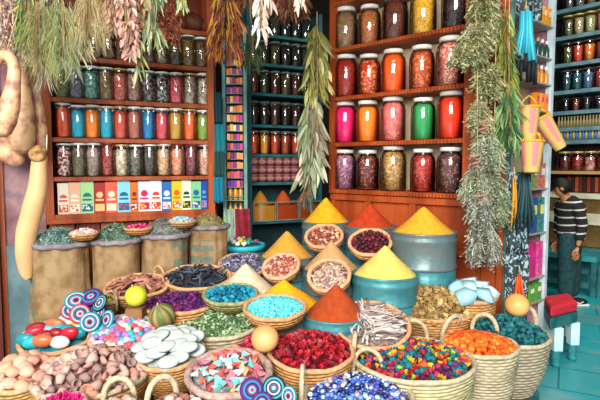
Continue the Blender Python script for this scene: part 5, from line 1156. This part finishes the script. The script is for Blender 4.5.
MB().add(*ico(1, 0, 1, (.006, .022, .005)), T(-.089, 0, -.055)).obj('mouth', mat('lips', '#8c4c40', None, 9, .5), pe, M=HM)
hairv, hairf = ico(3, .12, 5, (.095, .086, .104), 3)
keep = [i for i, (x, y, z) in enumerate(hairv)]
hairv = [(x + .012, y, z + .012) if not (x < -.045 and z < .02) else (x * .6, y * .75, z * .6 + .02) for x, y, z in hairv]
MB().add(hairv, hairf).obj('hair', mat('black_hair', '#100c0c', '#1c1614', 40, .6, .4, 80), pe, M=HM)
def stripes():
    m = bpy.data.materials.new('striped_jumper'); m.use_nodes = True; nt = m.node_tree; N = nt.nodes; L = nt.links; b = N['Principled BSDF']; b.inputs['Roughness'].default_value = .9
    tc = N.new('ShaderNodeTexCoord'); s = N.new('ShaderNodeSeparateXYZ'); L.new(tc.outputs['Object'], s.inputs[0])
    a = N.new('ShaderNodeMath'); a.operation = 'MULTIPLY_ADD'; L.new(s.outputs[0], a.inputs[0]); a.inputs[1].default_value = -.12; L.new(s.outputs[2], a.inputs[2])
    f = N.new('ShaderNodeMath'); f.operation = 'MODULO'; L.new(a.outputs[0], f.inputs[0]); f.inputs[1].default_value = .088
    g = N.new('ShaderNodeMath'); g.operation = 'LESS_THAN'; L.new(f.outputs[0], g.inputs[0]); g.inputs[1].default_value = .017
    mx = N.new('ShaderNodeMix'); mx.data_type = 'RGBA'; L.new(g.outputs[0], mx.inputs[0]); mx.inputs[6].default_value = (*lin('#121214'), 1); mx.inputs[7].default_value = (*lin('#c0b4ac'), 1)
    L.new(mx.outputs[2], b.inputs['Base Color']); return m
Vj = [(.03, 0, .70 * k), (.03, 0, 1.0 * k), (.02, 0, 1.16 * k), (-.0, 0, 1.27 * k), (-.055, 0, 1.315 * k), (.0, -.17, 1.235 * k), (.05, -.205, .99 * k), (-.005, -.215, .82 * k), (-.0, .155, 1.235 * k), (-.02, .195, .99 * k), (-.035, .18, .84 * k)]
skin_obj('jumper', Vj, [(0, 1), (1, 2), (2, 3), (3, 4), (3, 5), (5, 6), (6, 7), (3, 8), (8, 9), (9, 10)], [(.165, .17), (.165, .165), (.155, .17), (.125, .13), .07, .072, .06, .048, .072, .06, .048], stripes(), pe)
Vt = [(.025, 0, 1.02 * k), (.02, 0, .84 * k), (.06, .06, .72 * k), (.085, .05, .45 * k), (.10, .06, .09 * k), (-.03, -.07, .72 * k), (-.05, -.09, .45 * k), (-.05, -.08, .09 * k)]
skin_obj('trousers', Vt, [(0, 1), (1, 2), (2, 3), (3, 4), (1, 5), (5, 6), (6, 7)], [(.10, .12), (.14, .15), .125, .105, .09, .125, .105, .09], mat('dark_teal_trousers', '#143034', '#1c4044', 20, .9), pe)
for i, (x, y, a) in enumerate(((.115, .06, 200), (-.06, -.08, 190))):
    sh_ = empty('shoe', T(x, y, 0), None, None); sh_.parent = pe
    q = ico(3, .0, 1, (.125, .048, .05)); MB().add([(a_ + (.03 if c_ > 0 else 0) * 0, b_, max(c_, -.02)) for a_, b_, c_ in q[0]], q[1], T(-.04 if i else .05, 0, .036)).obj('upper', mat('black_shoe', '#141418', '#202024', 20, .6), sh_)
    MB().box((-.16 if i else -.07, -.045, .0), (.08 if i else .17, .045, .018)).obj('sole', mat('white_sole', '#c8ccd0', '#dcdce0', 20, .6), sh_)
    MB().tube([(0, -.05, .05), (.05, -.052, .03), (.1, -.045, .05)], .007, 6).obj('side_stripe', MATS['white_sole'], sh_)
# hands with five fingers
for (wx, wy, wz, s_) in ((-.01, -.22, .76 * k, -1), (-.04, .18, .78 * k, 1)):
    vv = [(wx, wy, wz), (wx - .01, wy, wz - .045), (wx - .015, wy, wz - .075)]; ee = [(0, 1), (1, 2)]; rr = [(.022, .016), (.034, .016), (.036, .014)]
    for fi in range(4):
        dx = -.030 + .020 * fi; L_ = [.055, .068, .072, .06][fi]
        b = len(vv); vv += [(wx - .012 + dx, wy, wz - .09), (wx - .016 + dx, wy - .004 * s_, wz - .09 - L_ * .5), (wx - .024 + dx, wy - .01 * s_, wz - .09 - L_)]; ee += [(2, b), (b, b + 1), (b + 1, b + 2)]; rr += [.0095, .0085, .007]
    b = len(vv); vv += [(wx - .045, wy - .008, wz - .045), (wx - .062, wy - .012, wz - .075), (wx - .066, wy - .012, wz - .1)]; ee += [(1, b), (b, b + 1), (b + 1, b + 2)]; rr += [.012, .010, .008]
    skin_obj('hand', vv, ee, rr, SKIN, pe, 1)

# ================================================================== FAR ROOM AT THE RIGHT
FA = at(553, 165, 7.1); FB = at(606, 165, 6.2); FA.z = FB.z = 0
FA = Vector((FA.x - .5, FA.y + .25, 0)); Fd = (FB + Vector((.6, -.3, 0)) - FA).normalized(); FM = T(FA) @ RZ(math.atan2(Fd.y, Fd.x)); FLEN = 2.2
fzs = []
def fz(v, u=575):
    q = (u - 300) / F; t = (q * FA.y - FA.x) / (Fd.x - q * Fd.y); return at(u, v, FA.y + Fd.y * t).z
def ft(u): q = (u - 300) / F; return (q * FA.y - FA.x) / (Fd.x - q * Fd.y)
vsh = [5, 33, 61, 89, 110, 127, 140, 171]
FSHE = mat('grey_blue_shelf', '#4c6c74', '#64848a', 9, .5)
fc = cabinet('far_shelving', 'tall grey-blue shelving of jars behind the person', FM, FLEN, .32, [fz(v) for v in vsh[:7]], 4.2, .9, .05, .05, m=FSHE, backm=mat('far_dark_back', '#181414', '#241c1a', 5, .9))
MB().box((.0, -.08, fz(171) - .04), (FLEN, .33, fz(171))).obj('counter_board', mat('light_wood_board', '#a87c48', '#b88c54', 5, .6, stretch=(.1, 1, 1)), fc)
FJ = jar_meshes(.27, .082, 'far_jar', .8, .85, .07)
def frow(v, cols, us_, label, me=FJ, scl=1.0):
    for i, (d, c) in enumerate(cols):
        P = FM @ Vector((ft(us_[i]), .10, fz(v) + .0006))
        jar(me, P, 0, sp('far' + c[1:], c, c, None, 40), f'jar of {d}, {ORD[i]}{"" if i == 0 else " from left"} on {label} of far shelving', 'jars on the far right shelving', lid=LIDG if v < 40 else mat('dark_lid', '#3c3834', '#504a44', 9, .5), sc_=scl)
U4 = [560, 570, 581, 593]
frow(5, [('dark pods', '#3c3c34'), ('grey seeds', '#54544c'), ('brown seeds', '#5c4434'), ('umber pods', '#4c3428')], U4, 'highest row', scl=1.0)
frow(33, [('dark greens', '#4c5434'), ('cream balls', '#988c64'), ('pale green balls', '#8c8c5c'), ('dull pink balls', '#98685c')], U4, 'top visible row')
frow(61, [('olive spice', '#4c5420'), ('red spice', '#b83424'), ('orange spice', '#c06c1c'), ('brown-red spice', '#7c3424')], U4, 'the second row')
frow(89, [('petrol blue', '#1c444c'), ('dark teal', '#1c505c'), ('slate blue', '#4c6488'), ('rust red', '#8c2c1c')], U4, 'the third row')
frow(110, [('black', '#1c1c20'), ('brick', '#8c442c'), ('dark grey', '#343438'), ('soot', '#242428')], U4, 'the low dark row', scl=.62)
vb = MB().lathe([(.001, 0), (.018, 0), (.018, .07), (.009, .09), (.009, .13), (.001, .13)], 10)
V1, V2, V3 = vb.mesh('v', mat('olive_vial', '#787048', '#8c8458', 9, .3)), vb.mesh('v', mat('blue_vial', '#3c5c9c', '#5070b0', 9, .3)), vb.mesh('v', mat('yellow_vial', '#b8a02c', '#2c6c5c', 9, .3))
for v, me, d in ((127, V1, 'olive'), (140, V2, 'blue and green')):
    for i in range(15):
        u = 555.5 + i * 3.1
        link('small_vial', V3 if (v == 140 and i % 2) else me, None, f'slender vial in the {d} vial row of far shelving', 'vial', f'{d} vials on the far shelving', M=FM @ T(ft(u), .04, fz(v) + .0005) @ S(1.1, 1.1, 1.15))
CJ = jar_meshes(.26, .10, 'candy_jar', .7, .7, .09)
for i, u in enumerate((562, 574.5, 588, 600)):
    jar(CJ, FM @ Vector((ft(u), .06, fz(171) + .0006)), 0, sp('candy' + str(i), ['#5c2018', '#a83020', '#b85c58', '#7c4030'][i], '#c8a890' if i == 2 else '#6c1c18', None, 25), f'wide red-toned jar, {ORD[i]} on wooden counter board at far right', 'wide jars on the far counter', lid=LIDG)
# low counters below
def fbox(u0, u1, v0, v1, y0, y1, m_, name, label, cat):
    a, b = ft(u0), ft(u1); return MB().box((a, y0, fz(v1)), (b, y1, fz(v0))).obj(name, m_, M=FM, label=label, cat=cat)
for i in range(9):
    hh = ['#8c2c1c', '#3c1c18', '#a04c30', '#5c241c', '#2c2020'][i % 5]
    u = 566 + i * 4
    MB().box((-.02, 0, 0), (.02, .06, fz(176) - fz(191))).obj('upright_package', mat('upk' + hh, hh, hh, 9, .5), M=FM @ T(ft(u), .1, fz(192) + .001), label=f'slim dark red upright package below far counter board, {ORD[i]} from left' if i else 'slim dark red upright package, leftmost below far counter board', cat='package', group='upright packages under the board')
PALE = mat('pale_cream_ledge', '#a8a48c', '#bcb8a0', 6, .6); BROWNB = mat('olive_brown_box', '#54401c', '#6c5426', 6, .7)
fbox(540, 612, 193, 198, -.06, .3, PALE, 'counter_ledge', 'upper pale cream ledge behind the person', 'ledge')
fbox(540, 612, 198.2, 212, .0, .3, BROWNB, 'counter_bank', 'upper olive-brown counter front behind the person', 'counter')
fbox(540, 612, 212.2, 223, -.06, .3, PALE, 'counter_ledge', 'middle pale cream ledge behind the person', 'ledge')
fbox(540, 612, 223.2, 245, .0, .3, BROWNB, 'counter_bank', 'lower olive-brown counter front behind the person', 'counter')
tb = empty('teal_table', FM, 'dark teal slatted table standing behind the person', 'table')
MB().box((ft(553) - .1, -.45, fz(254)), (ft(612), -.02, fz(249))).obj('top', TEALP, tb)
for u in (552, 590, 609): MB().box((ft(u) - .03, -.43, .0), (ft(u) + .03, -.37, fz(254) - .001)).obj('leg', TEALD, tb)
for v in (262, 275, 290): MB().box((ft(553) - .08, -.36, fz(v + 5)), (ft(612), -.34, fz(v))).obj('slat', TEALD, tb)
fbox(540, 612, 246, 300, .05, .3, mat('pale_teal_board', '#2c6c70', '#3c7c7c', 6, .7), 'teal_counter', 'teal counter base behind the slatted table', 'counter')
